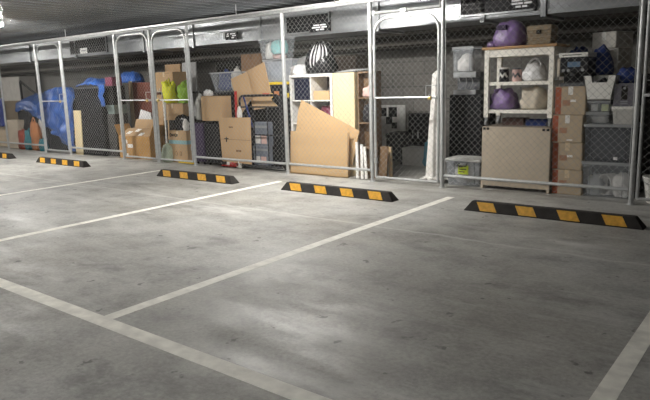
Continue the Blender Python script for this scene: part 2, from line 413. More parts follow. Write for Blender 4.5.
def fence_panel(x0, x1, label):
    t = thing('chain_link_fence', label, 'fence', ((x0 + x1) / 2, YF, 0.13), 0, 'fixed chain-link panels of the cage fence')
    xc = (x0 + x1) / 2; x0 += 0.028; x1 -= 0.028
    MB().tube([(x0 - xc, 0, 0.02), (x1 - xc, 0, 0.02)], 0.019, 10).build('bottom_rail', GALV, t)
    chain('chain_link', x0 + 0.004, x1 - 0.004, 0.06, FT - 0.024, t, (xc, 0, 0.13))
    for xx in (x0 + 0.006, x1 - 0.006):
        MB().tube([(xx - xc, 0.0, 0.0), (xx - xc, 0.0, FT - 0.16)], 0.004, 6).build('tension_bar', GALV, t)
fence_panel(PX[0], PX[1], 'chain-link fence panel between two posts past the beige carton')
fence_panel(PX[1], PX[2], 'chain-link fence panel in front of the colourful bags and beige carton')
fence_panel(PX[3], PX[4], 'chain-link fence panel in front of the tall black board')
fence_panel(PX[6], PX[7], 'chain-link fence panel in front of the tall cardboard and hand truck')
fence_panel(PX[7], PX[8], 'chain-link fence panel in front of the white cube shelf')
fence_panel(PX[9], PX[10], 'chain-link fence panel in front of the cream trolley shelf')

def gate(x0, x1, top, label, latch_right=True, latchmat=BRASS):
    g = 0.055; a, b = x0 + g, x1 - g; xc = (a + b) / 2; zb = 0.065; R = 0.2
    t = thing('chain_link_gate', label, 'gate', (xc, YF, zb), 0, 'swing gates of the storage cages')
    def arc(cx, cz, a0, a1): return [(cx + R * math.cos(a0 + (a1 - a0) * i / 8), 0, cz + R * math.sin(a0 + (a1 - a0) * i / 8)) for i in range(9)]
    h = top - zb; hw = (b - a) / 2
    path = [(-hw, 0, 0), (-hw, 0, (h - R) / 2)] + arc(-hw + R, h - R, PI, PI / 2) + arc(hw - R, h - R, PI / 2, 0) + [(hw, 0, (h - R) / 2), (hw, 0, 0)]
    MB().tube(path, 0.017, 10).build('gate_frame', GALV, t)
    MB().tube([(-hw, 0, 0.0), (hw, 0, 0.0)], 0.016, 10).build('bottom_rail', GALV, t)
    MB().tube([(-hw, 0, 1.03), (hw, 0, 1.03)], 0.013, 10).build('middle_rail', GALV, t)
    def clip(x, z):
        lx = abs(x - xc); zz = z - (top - R)
        if zz <= 0: return True
        ex = lx - (hw - R)
        return ex <= 0 or ex * ex + zz * zz < (R + 0.02) ** 2
    chain('chain_link', a, b, zb, top, t, (xc, 0, zb), clip)
    s = 1 if latch_right else -1
    lt = MB().tube([(s * (hw - 0.17), 0, 1.03), (s * (hw - 0.17), 0, 1.17), (s * (hw - 0.02), 0, 1.17)], 0.006, 6).build('latch_plate', GALV, t)
    MB().box(s * (hw - 0.06) - 0.05, -0.03, 1.015, s * (hw - 0.06) + 0.05, -0.012, 1.045).build('latch_bolt', GALV, t, bevel=0.004)
    pl = MB().box(s * (hw - 0.10) - 0.022, -0.05, 1.0, s * (hw - 0.10) + 0.022, -0.025, 1.045).build('padlock', latchmat, t, bevel=0.006)
    MB().tube([(s * (hw - 0.10) + 0.014 * math.cos(q), -0.037, 1.045 + 0.022 * math.sin(q)) for q in [i * PI / 6 for i in range(7)]], 0.004, 6).build('shackle', GALV, pl)
    for z in (0.22, h - R - 0.15):
        MB().lathe([(0.02, -0.03), (0.026, -0.03), (0.026, 0.03), (0.02, 0.03)], (-s * hw, 0, z), 12).build('hinge', GALV, t)
        MB().box(min(-s * (hw + g - 0.028), -s * hw), -0.012, z - 0.02, max(-s * (hw + g - 0.028), -s * hw), 0.012, z + 0.02).build('hinge', GALV, t, bevel=0.004)
    return t
gate(PX[2], PX[3], 2.24, 'rounded chain-link gate in front of the large blue tarpaulin')
gate(PX[4], PX[5], 2.24, 'rounded chain-link gate in front of the open carton with white tape')
gate(PX[5], PX[6], 2.24, 'rounded chain-link gate in front of the yellow hi-vis jackets', latch_right=False)
gate(PX[8], PX[9], 2.075, 'rounded chain-link gate under a cross tube, white sheet hanging behind it')
gate(PX[10], PX[11], 2.24, 'rounded chain-link gate with a blue padlock, white bucket behind it', latch_right=False, latchmat=BLUEP)
hd = thing('gate_header', 'galvanised cross tube with a clamp above the gate that hides a white sheet', 'rail', ((PX[8] + PX[9]) / 2, YF, 2.145))
hw_ = (PX[9] - PX[8]) / 2 - 0.03
MB().tube([(-hw_, 0, 0), (hw_, 0, 0)], 0.019, 10).build('tube', GALV, hd)
MB().lathe([(0.02, -0.025), (0.028, -0.025), (0.028, 0.025), (0.02, 0.025)], (-hw_ + 0.03, 0, 0), 12).build('end_clamp', GALV, hd)
MB().box(-0.06, -0.03, -0.025, 0.03, 0.03, 0.025).build('clamp', GALV, hd, bevel=0.008)

# ------------------------------------------------------------------ duct behind the fence
DY0, DY1, DZ0, DZ1 = 7.42, 8.05, 2.01, 2.44
duct = thing('ventilation_duct', 'long galvanised sheet metal duct under the deck above the cages', 'duct', (-8, DY0, DZ0))
cuts = [-19.8, -17.2, -14.6, -12.6, -10.2, -8.75, -7.1, -4.85, -3.3, -2.55, 0.2, 2.8]
for a, b in zip(cuts[:-1], cuts[1:]):
    k = MB().box(a + 8 + 0.012, 0, 0, b + 8 - 0.012, DY1 - DY0, DZ1 - DZ0).build('duct_section', SHEET, duct, bevel=0.006)
    # folded stiffening ridge on the face
    MB().prism([(a + 8.05, 0.20), (b + 7.95, 0.20), (b + 7.95, 0.235), (a + 8.05, 0.235)], -0.012, 0.004).build('stiffener', SHEET, k, bevel=0.004)
for c in cuts:
    MB().box(c + 8 - 0.03, -0.03, -0.03, c + 8 + 0.03, DY1 - DY0 + 0.03, DZ1 - DZ0 + 0.005).build('flange', SHEET, duct, bevel=0.004)
def grille(px0, py0, px1, py1, sign, slabel):
    X0, X1, Z0, Z1 = bx(px0, py0, px1, py1, DY0 - 0.02)
    Z0 = max(Z0, DZ0 + 0.03); Z1 = min(Z1, DZ1 - 0.02)
    g = MB().box(X0 + 8, -0.03, Z0 - DZ0, X1 + 8, 0.01, Z1 - DZ0).build('grille', BLACK, duct, bevel=0.004); g['label'] = 'black louvred grille'
    fr = MB()
    for q in ((X0, Z0, X1, Z0 + 0.02), (X0, Z1 - 0.02, X1, Z1), (X0, Z0, X0 + 0.02, Z1), (X1 - 0.02, Z0, X1, Z1)):
        fr.box(q[0] + 8, -0.04, q[1] - DZ0, q[2] + 8, -0.02, q[3] - DZ0)
    fr.build('grille_frame', SHEET, g)
    nl = max(3, int((Z1 - Z0) / 0.05))
    for i in range(nl):
        z = Z0 + 0.03 + (Z1 - Z0 - 0.06) * i / (nl - 1)
        MB().box(X0 + 8.02, -0.038, z - 0.006 - DZ0, X1 + 7.98, -0.028, z + 0.006 - DZ0).build('louvre', BLKP, g)
    return X0, X1, Z0, Z1
grille(70, 38, 107, 54, True, '')
grille(286, 14, 330, 33, True, '')
grille(460, -6, 536, 14, True, '')
def sign(px0, py0, px1, py1, label, rows, m=BLACK, lm=SIGNW, Y=None):
    Y = Y or DY0 - 0.045
    X0, X1, Z0, Z1 = bx(px0, py0, px1, py1, Y)
    t = thing('notice_sign', label, 'sign', ((X0 + X1) / 2, Y, Z0)); wd, h = X1 - X0, Z1 - Z0
    MB().box(-wd / 2, 0, 0, wd / 2, 0.004, h).build('plate', m, t)
    n = len(rows)
    for i, words in enumerate(rows):
        z = h * (1 - (i + 0.9) / (n + 0.8)); b = MB()
        for (a, c) in words: b.box(-wd / 2 + a * wd, -0.002, z - h * 0.085, -wd / 2 + c * wd, 0.001, z + h * 0.085)
        b.build('lettering', lm, t)
sign(309, 23, 330, 31.5, 'black sign with three lines of white lettering on the grille above the cube shelf', [[(.22, .5), (.54, .8)], [(.16, .55), (.6, .85)], [(.33, .48), (.52, .72)]])
sign(225, 32, 238, 39.5, 'small black sign with white lettering on the bare duct face', [[(.15, .28), (.4, .8)], [(.1, .3), (.55, .85)], [(.5, .7)]])
sign(509, -3, 536, 9, 'black sign with grey lettering on the grille above the trolley shelf', [[(.1, .5), (.55, .8)], [(.1, .52), (.56, .85)], [(.25, .45), (.5, .68)]])
sign(80, 48, 87, 53.5, 'small white sign on the duct beside the black grille', [[(.2, .8)]], PAPER, GREY)
RACKG = mat('dull_bracket', (0.12, 0.12, 0.12), 0.6, 0.3)
# pipes under the deck behind the fence
p = thing('sprinkler_pipe', 'grey sprinkler pipe crossing under the deck over the cage gate', 'pipe', (-4.9, 5.3, CEIL - 0.06))
MB().tube([(0, -6, 0), (0, 1.95, 0)], 0.03, 12).build('tube', mat('grey_pipe', (0.30, 0.30, 0.29), 0.5, 0.3), p)
MB().lathe([(0.036, -0.04), (0.045, -0.03), (0.045, 0.03), (0.036, 0.04)], (0, 1.2, 0), 12).build('coupling', GALV, p)
MB().lathe([(0.0, -0.11), (0.022, -0.105), (0.006, -0.09), (0.012, -0.05), (0.014, 0)], (0, 1.2, 0), 10).build('sprinkler_head', SHEET, p)
for k, (y, z, r, lab) in enumerate(((8.27, 2.02, 0.05, 'thick dark pipe running along the dark shade band under the duct'), (8.29, 1.86, 0.03, 'thin dark pipe running along the dark shade band, lowest of the pair'))):
    q = thing('wall_pipe', lab, 'pipe', (-8, y, z))
    MB().tube([(-12, 0, 0), (12.5, 0, 0)], r, 12).build('tube', mat('dark_pipe', (0.10, 0.09, 0.08), 0.6), q)
    for bx_ in range(-10, 13, 3): MB().box(bx_ - 0.02, 0.0, -r - 0.01, bx_ + 0.02, 8.348 - y, r + 0.01).build('bracket', RACKG, q)

# ------------------------------------------------------------------ builders for stored goods
def carton(X, Y, Z, w_, d_, h_, label, m=CARD, rz=0.0, tape=TAPE, group=None, band=False, flaps=True, cat='box'):
    t = thing('cardboard_box', label, cat, (X, Y, Z), rz, group)
    MB().box(-w_ / 2, 0, 0, w_ / 2, d_, h_ - 0.006).build('body', m, t, bevel=0.011)
    for s in (-1, 1):
        MB().box(min(s * w_ / 2, s * 0.003), 0.002, h_ - 0.008, max(s * w_ / 2, s * 0.003), d_ - 0.002, h_ - 0.001).build('top_flap', m, t)
    if tape:
        b = MB().box(-0.025, 0.01, h_ - 0.003, 0.025, d_ - 0.01, h_); b.box(-0.025, -0.0015, h_ - 0.09, 0.025, 0.002, h_ - 0.002)
        b.build('tape', tape, t)
    if band:
        o = MB().box(-w_ / 2 + 0.004, -0.0015, 0.006, -w_ / 2 + 0.065, 0.002, h_ - 0.008).build('printed_band', ORANGE, t); o['label'] = 'orange-red printed band'
    return t
def cabinet(X0, X1, Y, D, Z0, Z1, label, m=BLACK, doors=2, hm=GREY):
    t = thing('storage_cabinet', label, 'cabinet', ((X0 + X1) / 2, Y, Z0)); wd, h = X1 - X0, Z1 - Z0
    MB().box(-wd / 2, 0.02, 0, wd / 2, D, h).build('body', m, t, bevel=0.004)
    for i in range(doors):
        a = -wd / 2 + wd * i / doors; b = a + wd / doors
        dr = MB().box(a + 0.004, 0, 0.03, b - 0.004, 0.018, h - 0.01).build('door', m, t, bevel=0.004)
        hx = b - 0.05 if i == 0 else a + 0.05
        MB().box(hx - 0.006, -0.014, h * 0.5, hx + 0.006, 0.001, h * 0.5 + 0.1).build('handle', hm, dr)
    return t
def tub(X0, X1, Y, D, Z0, Z1, label, body=CLEARG, lid=RIM, clips=GREY, rz=0, lidh=0.03, open_=False, taper=0.12, name='storage_tub', ribs=True):
    wd, h = X1 - X0, Z1 - Z0
    t = thing(name, label, 'storage tub', ((X0 + X1) / 2, Y, Z0), rz)
    hb = h - (0 if open_ else lidh); th = 0.004
    def ring(ix, z):
        k = (1 - taper * (1 - z / hb)); a = wd / 2 * k - ix - 0.006; c0 = D / 2 * k - ix - 0.006
        return [(-a, D / 2 - c0, z), (a, D / 2 - c0, z), (a, D / 2 + c0, z), (-a, D / 2 + c0, z)]
    vs = ring(0, 0) + ring(0, hb) + ring(th, hb) + ring(th, th)
    fs = [(0, 3, 2, 1), (12, 13, 14, 15)]
    for i in range(4):
        j = (i + 1) % 4
        fs += [(i, j, 4 + j, 4 + i), (4 + i, 4 + j, 8 + j, 8 + i), (8 + i, 8 + j, 12 + j, 12 + i)]
    MB().add(vs, fs).build('body', body, t, bevel=0.006)
    r = MB()
    for q in ((-wd / 2, 0, wd / 2, 0.012), (-wd / 2, D - 0.012, wd / 2, D), (-wd / 2, 0.012, -wd / 2 + 0.012, D - 0.012), (wd / 2 - 0.012, 0.012, wd / 2, D - 0.012)):
        r.box(q[0], q[1], hb - 0.02, q[2], q[3], hb)
    r.build('rim', lid if open_ else body, t)
    if ribs:
        for s in (-1, 1):
            b0 = D / 2 - (D / 2 * (1 - taper) - 0.006); x0 = s * wd * 0.33
            MB().add([(x0 - 0.006, b0 - 0.005, 0.01), (x0 + 0.006, b0 - 0.005, 0.01), (x0 + 0.006, 0.001, hb - 0.02), (x0 - 0.006, 0.001, hb - 0.02),
                      (x0 - 0.006, b0 + 0.003, 0.01), (x0 + 0.006, b0 + 0.003, 0.01), (x0 + 0.006, 0.01, hb - 0.02), (x0 - 0.006, 0.01, hb - 0.02)],
                     [(0, 1, 2, 3), (4, 7, 6, 5), (0, 3, 7, 4), (1, 5, 6, 2), (0, 4, 5, 1), (2, 6, 7, 3)]).build('rib', body, t)
    if not open_:
        MB().box(-wd / 2 - 0.004, -0.006, hb, wd / 2 + 0.004, D + 0.006, h).build('lid', lid, t, bevel=0.008)
        if clips:
            hd_ = MB().tube([(-wd * 0.16, -0.006, hb - 0.01), (-wd * 0.16, -0.018, hb + 0.012), (wd * 0.16, -0.018, hb + 0.012), (wd * 0.16, -0.006, hb - 0.01)], 0.006, 6)
            hd_.build('clip_handle', clips, t)
    return t
def bag(name, X, Y, Z, rx, ry, h, label, m, seed, cat='bag', knot=True, rough=0.16, top=0.25, strap=None, freq=2.2, group=None):
    t = thing(name, label, cat, (X, Y, Z), 0, group)
    MB().blob(rx, ry, h * 0.86, seed, rough, freq, top=top).build('body', m, t, smooth=True)
    if knot:
        MB().blob(rx * 0.22, ry * 0.22, h * 0.22, seed + 5, 0.3, 3, sub=2, c=(rx * 0.1, 0, h * 0.76)).build('knot', m, t, smooth=True)
    if strap:
        MB().tube([(rx * 0.6 * math.cos(a), -ry * 0.2, h * 0.6 + h * 0.45 * math.sin(a)) for a in [i * PI / 10 for i in range(11)]], 0.012, 6).build('strap', strap, t)
    return t
def bundle(X, Y, Z, rx, ry, h, label, m, seed, cat='clothes', group=None, name='clothes_bundle', rough=0.2):
    o = MB().blob(rx, ry, h, seed, rough, 2.6, boxy=0.2).build(name, m, None, smooth=True); o.location = (X, Y, Z)
    return tag(o, label, cat, group)
def lean(Y, z0, tilt, X=0.0, rz=0.0, roll=0.0):    # frame of a board leaning back by tilt, rolled in its plane
    return Matrix.Translation((X, Y, z0)) @ Matrix.Rotation(rz, 4, 'Z') @ Matrix.Rotation(-tilt, 4, 'X') @ Matrix.Rotation(roll, 4, 'Y')
def card_sheet(pix, Y, label, m=CARD, th=0.008, tilt=0.06, crease=None, name='flattened_cardboard', tape=None, marks=None, cat='cardboard'):
    # outline in photo pixels laid on the plane Y, then tilted back from its lowest point
    P = [W(a, b, Y) for a, b in pix]; zl = min(z for _, z in P); xc = sum(x for x, _ in P) / len(P); zl = max(zl, 0.0)
    t = thing(name, label, cat, (xc, Y, zl)); t.rotation_euler = (-tilt, 0, 0)
    poly = [(x - xc, max(0.0, z - zl) / math.cos(tilt)) for x, z in P]
    MB().prism(poly, 0, th).build('panel', m, t)
    for c in (crease or []):
        (a, b), (c2, d2) = [W(q[0], q[1], Y) for q in c]
        MB().tube([(a - xc, 0.0, b - zl), (c2 - xc, 0.0, d2 - zl)], 0.0035, 4).build('crease', CREASE, t)
    for c in (tape or []):
        a, b, c2, d2 = c; X0, X1, Z0, Z1 = bx(a, b, c2, d2, Y)
        MB().box(X0 - xc, -0.002, Z0 - zl, X1 - xc, 0.001, Z1 - zl).build('tape', WTAPE, t)
    for c in (marks or []):
        a, b, c2, d2, mm = c; X0, X1, Z0, Z1 = bx(a, b, c2, d2, Y)
        MB().box(X0 - xc, -0.002, Z0 - zl, X1 - xc, 0.001, Z1 - zl).build('print', mm, t)
    return t
def plank(X, Y, Z, w_, th, L_, label, m, tilt=0.1, roll=0.0, name='plank', cat='plank', group=None):
    o = MB().box(-w_ / 2, 0, 0, w_ / 2, th, L_).build(name, m, None, bevel=0.002)
    o.matrix_world = lean(Y, Z, tilt, X, 0, roll); return tag(o, label, cat, group)
def drape(name, label, m, fn, nu, nv, cat, loc, th=0.005):
    o = MB().grid(fn, nu, nv).build(name, m, None, smooth=True, solid=th); o.location = loc
    return tag(o, label, cat)
def nz(x, y, z=0.0): return noise.noise(Vector((x, y, z)))

# ================================================================== cage with tubs and trolley (X -3.48 .. -1.36)
# clear grey tub with lime sticker, black cabinet, appliance, clear tub
X0, X1, Z0, Z1 = bx(445, 159, 480, 189, 6.93, 0)
tb = tub(X0, X1, 6.93, 0.36, 0, Z1, 'grey translucent tub with a black handle and a lime sticker on the floor', CLEARG, mat('tub_lid_grey', (0.50, 0.50, 0.48), 0.45), None)
MB().tube([(-0.10, -0.002, Z1 - 0.05), (-0.10, -0.02, Z1 - 0.085), (0.06, -0.02, Z1 - 0.085), (0.06, -0.002, Z1 - 0.05)], 0.009, 6).build('handle', BLACK, tb)
st = MB().box(-0.06, 0.006, 0.145, 0.075, 0.012, 0.255).build('sticker', LIME, tb)
for i, (a, b) in enumerate(((-.05, .0), (-.04, .05), (-.05, .03))): MB().box(a, 0.004, 0.23 - i * 0.03, b, 0.007, 0.24 - i * 0.03).build('lettering', INK, st)
bundle((X0 + X1) / 2, 7.11, 0.02, 0.15, 0.12, 0.26, 'white linen packed inside the tub with the lime sticker', LINEN, 3)
bc = bx(449, 95, 481, 158, 7.32)
cabinet(bc[0], bc[1], 7.32, 0.45, 0, bc[3], 'black cabinet standing behind the tub with the lime sticker', hm=BLACK)
ax = bx(453, 72, 476, 95, 7.36)
ap = thing('coffee_grinder', 'grey and black kitchen appliance with chrome arms on the black cabinet', 'appliance', ((ax[0] + ax[1]) / 2, 7.36, bc[3])); aw = (ax[1] - ax[0]) / 2; ah = ax[3] - bc[3]
MB().box(-aw, 0, 0, aw, 0.25, ah * 0.22).build('base', GREY, ap, bevel=0.01)
MB().box(-aw, 0.12, ah * 0.2, aw, 0.25, ah).build('back_column', DKGREY, ap, bevel=0.01)
MB().box(-aw, 0, ah * 0.75, aw, 0.14, ah).build('head', GREY, ap, bevel=0.01)
for s in (-0.5, 0.1, 0.6): MB().tube([(aw * s, -0.004, ah * 0.85), (aw * s + 0.03, -0.02, ah * 0.55), (aw * s - 0.02, 0.02, ah * 0.25)], 0.006, 6).build('arm', GREY, ap)
ct = bx(452, 46.5, 473, 70, 7.34)
tub(ct[0], ct[1], 7.34, 0.28, ax[3], ct[3], 'clear plastic tub of pale things on top of the grey kitchen appliance', CLEAR, RIM, None, taper=0.06)
bundle((ct[0] + ct[1]) / 2, 7.46, ax[3] + 0.01, 0.10, 0.09, 0.2, 'pale cloth packed inside the clear tub on the kitchen appliance', LINEN, 9)

# beige laminate chest and the cream trolley on it
bb = bx(481, 127, 550, 192, 6.90, 0)
t = thing('laminate_chest', 'wide beige laminate chest on the floor carrying the cream trolley', 'chest', ((bb[0] + bb[1]) / 2, 6.90, 0)); hw = (bb[1] - bb[0]) / 2; hz = bb[3]
MB().box(-hw, 0.02, 0.035, hw, 0.62, hz).build('body', mat('chest_carcass', (0.20, 0.165, 0.13), 0.6), t, bevel=0.003)
MB().box(-hw + 0.006, 0, 0.115, hw - 0.006, 0.02, hz - 0.004).build('front_panel', BEIGE, t, bevel=0.003)
MB().box(-hw, 0.002, 0.04, hw, 0.03, 0.105).build('bottom_rail', BEIGE, t, bevel=0.003)
for s in (-1, 1):
    MB().box(s * hw - (0.03 if s > 0 else 0), 0.0, 0, s * hw + (0 if s > 0 else 0.03), 0.05, 0.06).build('foot', BEIGE, t)
    MB().box(s * hw - (0.03 if s > 0 else 0), 0.55, 0, s * hw + (0 if s > 0 else 0.03), 0.6, 0.06).build('foot', BEIGE, t)
    for k in (0.02, 0.065):
        a = s * (hw - k); MB().box(min(a, a - s * 0.03), -0.005, hz - 0.04, max(a, a - s * 0.03), 0.004, hz - 0.012).build('catch', BLACK, t)
TY, TD = 6.98, 0.42
tx = bx(484, 46, 553, 127, TY); TX = (tx[0] + tx[1]) / 2; tw = (tx[1] - tx[0]) / 2; tz = lambda py: W(519, py, TY)[1]
ttop = tz(45.5)
t = thing('trolley', 'cream kitchen trolley with a brown wooden top and two shelves on castors', 'trolley', (TX, TY, hz))
MB().box(-tw - 0.03, -0.02, ttop - hz - 0.03, tw + 0.03, TD + 0.02, ttop - hz).build('wooden_top', WOOD, t, bevel=0.004)
zt = ttop - hz - 0.03
for sx in (-1, 1):
    for yy in (0, TD - 0.05):
        a = sx * tw - (0.055 if sx > 0 else 0)
        MB().box(a, yy, 0.10, a + 0.055, yy + 0.05, zt).build('leg', CREAM, t, bevel=0.003)
        c = MB(); cx = a + 0.0275
        c.tube([(cx - 0.012, yy + 0.025, 0.035), (cx + 0.012, yy + 0.025, 0.035)], 0.035, 14)
        w_ = c.build('castor', GREY, t)
        MB().box(cx - 0.018, yy + 0.012, 0.05, cx + 0.018, yy + 0.038, 0.1).build('castor_fork', SHEET, w_)
for yy in (0.004, TD - 0.024): MB().box(-tw + 0.055, yy, zt - 0.085, tw - 0.055, yy + 0.02, zt).build('apron', CREAM, t)
for sx in (-1, 1): MB().box(min(sx * tw, sx * (tw - 0.02)), 0.05, zt - 0.085, max(sx * tw, sx * (tw - 0.02)), TD - 0.05, zt).build('apron', CREAM, t)
s1, s2 = tz(81.5) - hz, tz(110) - hz
for s in (s1, s2): MB().box(-tw + 0.01, 0.01, s - 0.04, tw - 0.01, TD - 0.01, s).build('shelf', CREAM, t, bevel=0.003)
def canister(X, Y, Z, r, h, label, m, m2):
    k = thing('canister', label, 'canister', (X, Y, Z))
    MB().lathe([(r, 0), (r, h * 0.85), (r * 0.9, h * 0.88)], n=18).build('body', m, k, smooth=False)
    MB().lathe([(r * 1.04, h * 0.85), (r * 1.04, h * 0.97), (r * 0.3, h), (0, h)], n=18).build('lid', m2, k)
    for i in range(4):
        a = -PI / 2 + (i - 1.5) * 0.5; MB().box(-0.01, -0.002, -0.03, 0.01, 0.002, 0.03, Matrix.Translation((r * math.cos(a), r * math.sin(a), h * 0.45)) @ Matrix.Rotation(a + PI / 2, 4, 'Z') @ Matrix.Rotation(0.6 * (-1) ** i, 4, 'Y')).build('motif', m2, k)
canister(W(503.5, 75, TY + 0.12)[0], TY + 0.14, hz + s1, 0.055, 0.17, 'dark canister with pale motif on the upper trolley shelf', BLKP, WTAPE)
canister(W(516, 75, TY + 0.12)[0], TY + 0.15, hz + s1, 0.055, 0.16, 'pinkish canister with dark motif on the upper trolley shelf', PINK, DKGREY)
bag('carrier_bag', W(534, 72, TY + 0.15)[0], TY + 0.2, hz + s1, 0.13, 0.12, 0.24, 'crumpled white carrier bag on the upper trolley shelf', FILM, 12, strap=FILM)
bag('purple_bag', W(503, 100, TY + 0.12)[0], TY + 0.18, hz + s2, 0.14, 0.14, 0.26, 'shiny purple bag on the lower trolley shelf', PURPLE, 4, knot=False, rough=0.2, top=0.08)
bag('beige_bag', W(532, 100, TY + 0.1)[0], TY + 0.18, hz + s2, 0.15, 0.13, 0.29, 'beige cloth bag on the lower trolley shelf', BEIGEF, 8, knot=False, top=0.08)
bg = bag('purple_backpack', W(509, 34, TY + 0.15)[0], TY + 0.2, ttop, 0.185, 0.16, 0.34, 'purple bag with a dark patch standing on the wooden trolley top', PURPLE, 15, knot=False, rough=0.10, top=0.14)
MB().box(-0.11, -0.165, 0.19, 0.01, -0.135, 0.245).build('patch', PURPF, bg, bevel=0.01)
MB().blob(0.06, 0.05, 0.07, 2, sub=2, c=(-0.19, -0.08, 0)).build('strap_bundle', PURPLE, bg, smooth=True)
wk = bx(528, 25, 552, 44, TY + 0.15)
t = thing('wicker_basket', 'brown woven basket with a lid standing on the wooden trolley top', 'basket', ((wk[0] + wk[1]) / 2, TY + 0.12, ttop)); ww = (wk[1] - wk[0]) / 2; wh = wk[3] - ttop
MB().box(-ww, 0, 0, ww, 0.22, wh * 0.72, taper=0.1).build('body', WICKER, t, bevel=0.01)
for i in range(6): MB().tube([(-ww, 0, 0.02 + i * wh * 0.12), (-ww, 0.22, 0.02 + i * wh * 0.12), (ww, 0.22, 0.02 + i * wh * 0.12), (ww, 0, 0.02 + i * wh * 0.12)], 0.007, 5, closed=True).build('weave_band', WICKER, t)
MB().box(-ww - 0.008, -0.008, wh * 0.72, ww + 0.008, 0.228, wh).build('lid', WICKER, t, bevel=0.02)
MB().box(-0.025, -0.015, wh * 0.55, 0.025, -0.004, wh * 0.75).build('clasp', INK, t)
# low dark goods on the chest between the castors
bx2 = bx(494, 117, 520, 126, TY + 0.1)
o = MB().box(-0.13, 0, 0, 0.13, 0.2, 0.085).build('shoe_box', mat('brown_box', (0.10, 0.055, 0.045), 0.7), None, bevel=0.006); o.location = (W(512, 122, 7.1)[0], 7.12, hz); tag(o, 'low dark brown box lying under the lower trolley shelf', 'box')
o = MB().box(-0.12, 0, 0, 0.12, 0.18, 0.07).build('book_stack', NAVY, None, bevel=0.004); o.location = (W(535, 122, 7.1)[0], 7.12, hz); tag(o, 'flat navy box lying under the lower trolley shelf', 'box')

# four cartons in a stack + coffee machine
SY = 6.94
ys = [197, 170, 142.5, 115, 86.5]
zs = [0.0] + [W(569, y, SY)[1] for y in ys[1:]]
names = ['bottom one of the four, standing on the floor', 'second from the floor', 'third from the floor', 'topmost of the four, under the coffee machine']
xa = W(553.0, 140, SY)[0] - 0.01; xb = W(584, 140, SY)[0] - 0.01
for i in range(4):
    cw = xb - xa
    c = carton((xa + xb) / 2 + (0.012, 0.0, -0.008, 0.01)[i], SY + (0.0, 0.012, 0.0, 0.01)[i], zs[i], cw - 0.006, 0.38, zs[i + 1] - zs[i], 'carton with an orange-red band, ' + names[i], CARDG, 0.0, WTAPE if i > 1 else TAPE, 'banded cartons in a stack', band=True)
    if i > 0: MB().box(0.0, -0.002, 0.02 + 0.12 * (i % 2), 0.06, 0.001, 0.035 + 0.13 * (i % 2)).build('torn_tape', WTAPE, c)
    MB().box(-0.08, -0.002, 0.10, 0.0, 0.001, 0.16).build('print', mat('faded_red_ink', (0.36, 0.20, 0.13), 0.85), c)
cm = bx(560, 57, 588, 87, SY + 0.04, zs[4])
t = thing('coffee_machine', 'black coffee machine with blue display and pale top on the banded cartons', 'coffee machine', ((cm[0] + cm[1]) / 2, SY + 0.03, zs[4])); cw = (cm[1] - cm[0]) / 2; ch = cm[3] - zs[4]
MB().box(-cw, 0.14, 0, cw, 0.34, ch).build('back_body', BLKP, t, bevel=0.008)
MB().box(-cw, 0, ch * 0.48, cw, 0.15, ch).build('control_head', BLKP, t, bevel=0.008)
MB().box(-cw, 0, 0, cw, 0.15, ch * 0.12).build('drip_tray', DKGREY, t, bevel=0.006)
MB().box(-cw * 0.45, -0.004, ch * 0.66, cw * 0.45, 0.004, ch * 0.84).build('display', LCD, t)
for k in (-0.7, -0.35, 0.65): MB().tube([(cw * k, -0.02, ch * 0.55), (cw * k, 0.004, ch * 0.55)], 0.017, 12).build('knob', GREY, t)
MB().tube([(-0.03, 0.06, ch * 0.48), (-0.03, 0.06, ch * 0.36)], 0.025, 12).build('spout', DKGREY, t)
tp = MB().box(-cw - 0.01, -0.015, ch, cw, 0.34, ch + 0.045).build('top_tray', WPLAS, t, bevel=0.004)
MB().box(-cw * 0.8, -0.017, ch + 0.018, cw * 0.55, -0.013, ch + 0.026).build('lettering', INK, tp)
MB().box(-cw - 0.035, 0.02, ch * 0.35, -cw - 0.004, 0.2, ch * 0.97).build('side_tank', BEIGEF, t, bevel=0.006)
# clear tubs at the corner post
b1 = bx(581, 162.5, 631, 200, 6.94, 0.0); b2 = bx(583.5, 124.5, 635, 162, 6.94, b1[3])
tub(b1[0], b1[1], 6.94, 0.40, 0, b1[3], 'large clear tub of white netting and hoses on the floor by the corner post', CLEAR, RIM, None, taper=0.07)
bundle(W(595, 190, 7.05)[0], 7.07, 0.01, 0.085, 0.09, 0.22, 'grey cloth inside the large clear tub on the floor', mat('grey_cloth', (0.45, 0.46, 0.46), 0.8), 21)
bundle(W(622, 185, 7.05)[0], 7.07, 0.01, 0.09, 0.09, 0.24, 'round white cloth bundle inside the large clear tub on the floor', LINEN, 22)
hs = thing('hose', 'coiled white ribbed hose inside the large clear tub on the floor', 'hose', (W(608, 190, 7.05)[0], 7.07, 0.01))
for i in range(5): MB().tube([(0.07 * math.cos(a) + (i - 2) * 0.018, (i - 2) * 0.02, 0.12 + 0.11 * math.sin(a)) for a in [k * 2 * PI / 24 for k in range(24)]], 0.011, 6, closed=True).build('loop', LINEN, hs)
o = MB().box(-0.035, 0, 0, 0.035, 0.03, 0.10).build('paper_label', PAPER, None, bevel=0.004); o.location = (W(623, 197, 6.98)[0], 6.985, 0.012); tag(o, 'white card standing in the large clear tub on the floor', 'card')
t = tub(b2[0], b2[1], 6.94, 0.40, b1[3], b2[3], 'large smoky clear tub with dark contents on the floor tub by the corner post', SMOKE, RIM, None, taper=0.05)
MB().box(0.05, 0.012, 0.03, 0.09, 0.018, 0.06).build('size_label', PAPER, t)
MB().box(b2[0] + 0.05, 6.99, b1[3] + 0.01, b2[1] - 0.05, 7.30, b2[3] - 0.05).build('blanket', DKGREY, None, bevel=0.03); tag(bpy.data.objects['blanket'], 'folded dark grey blanket filling the smoky clear tub', 'blanket')
zt2 = b2[3]
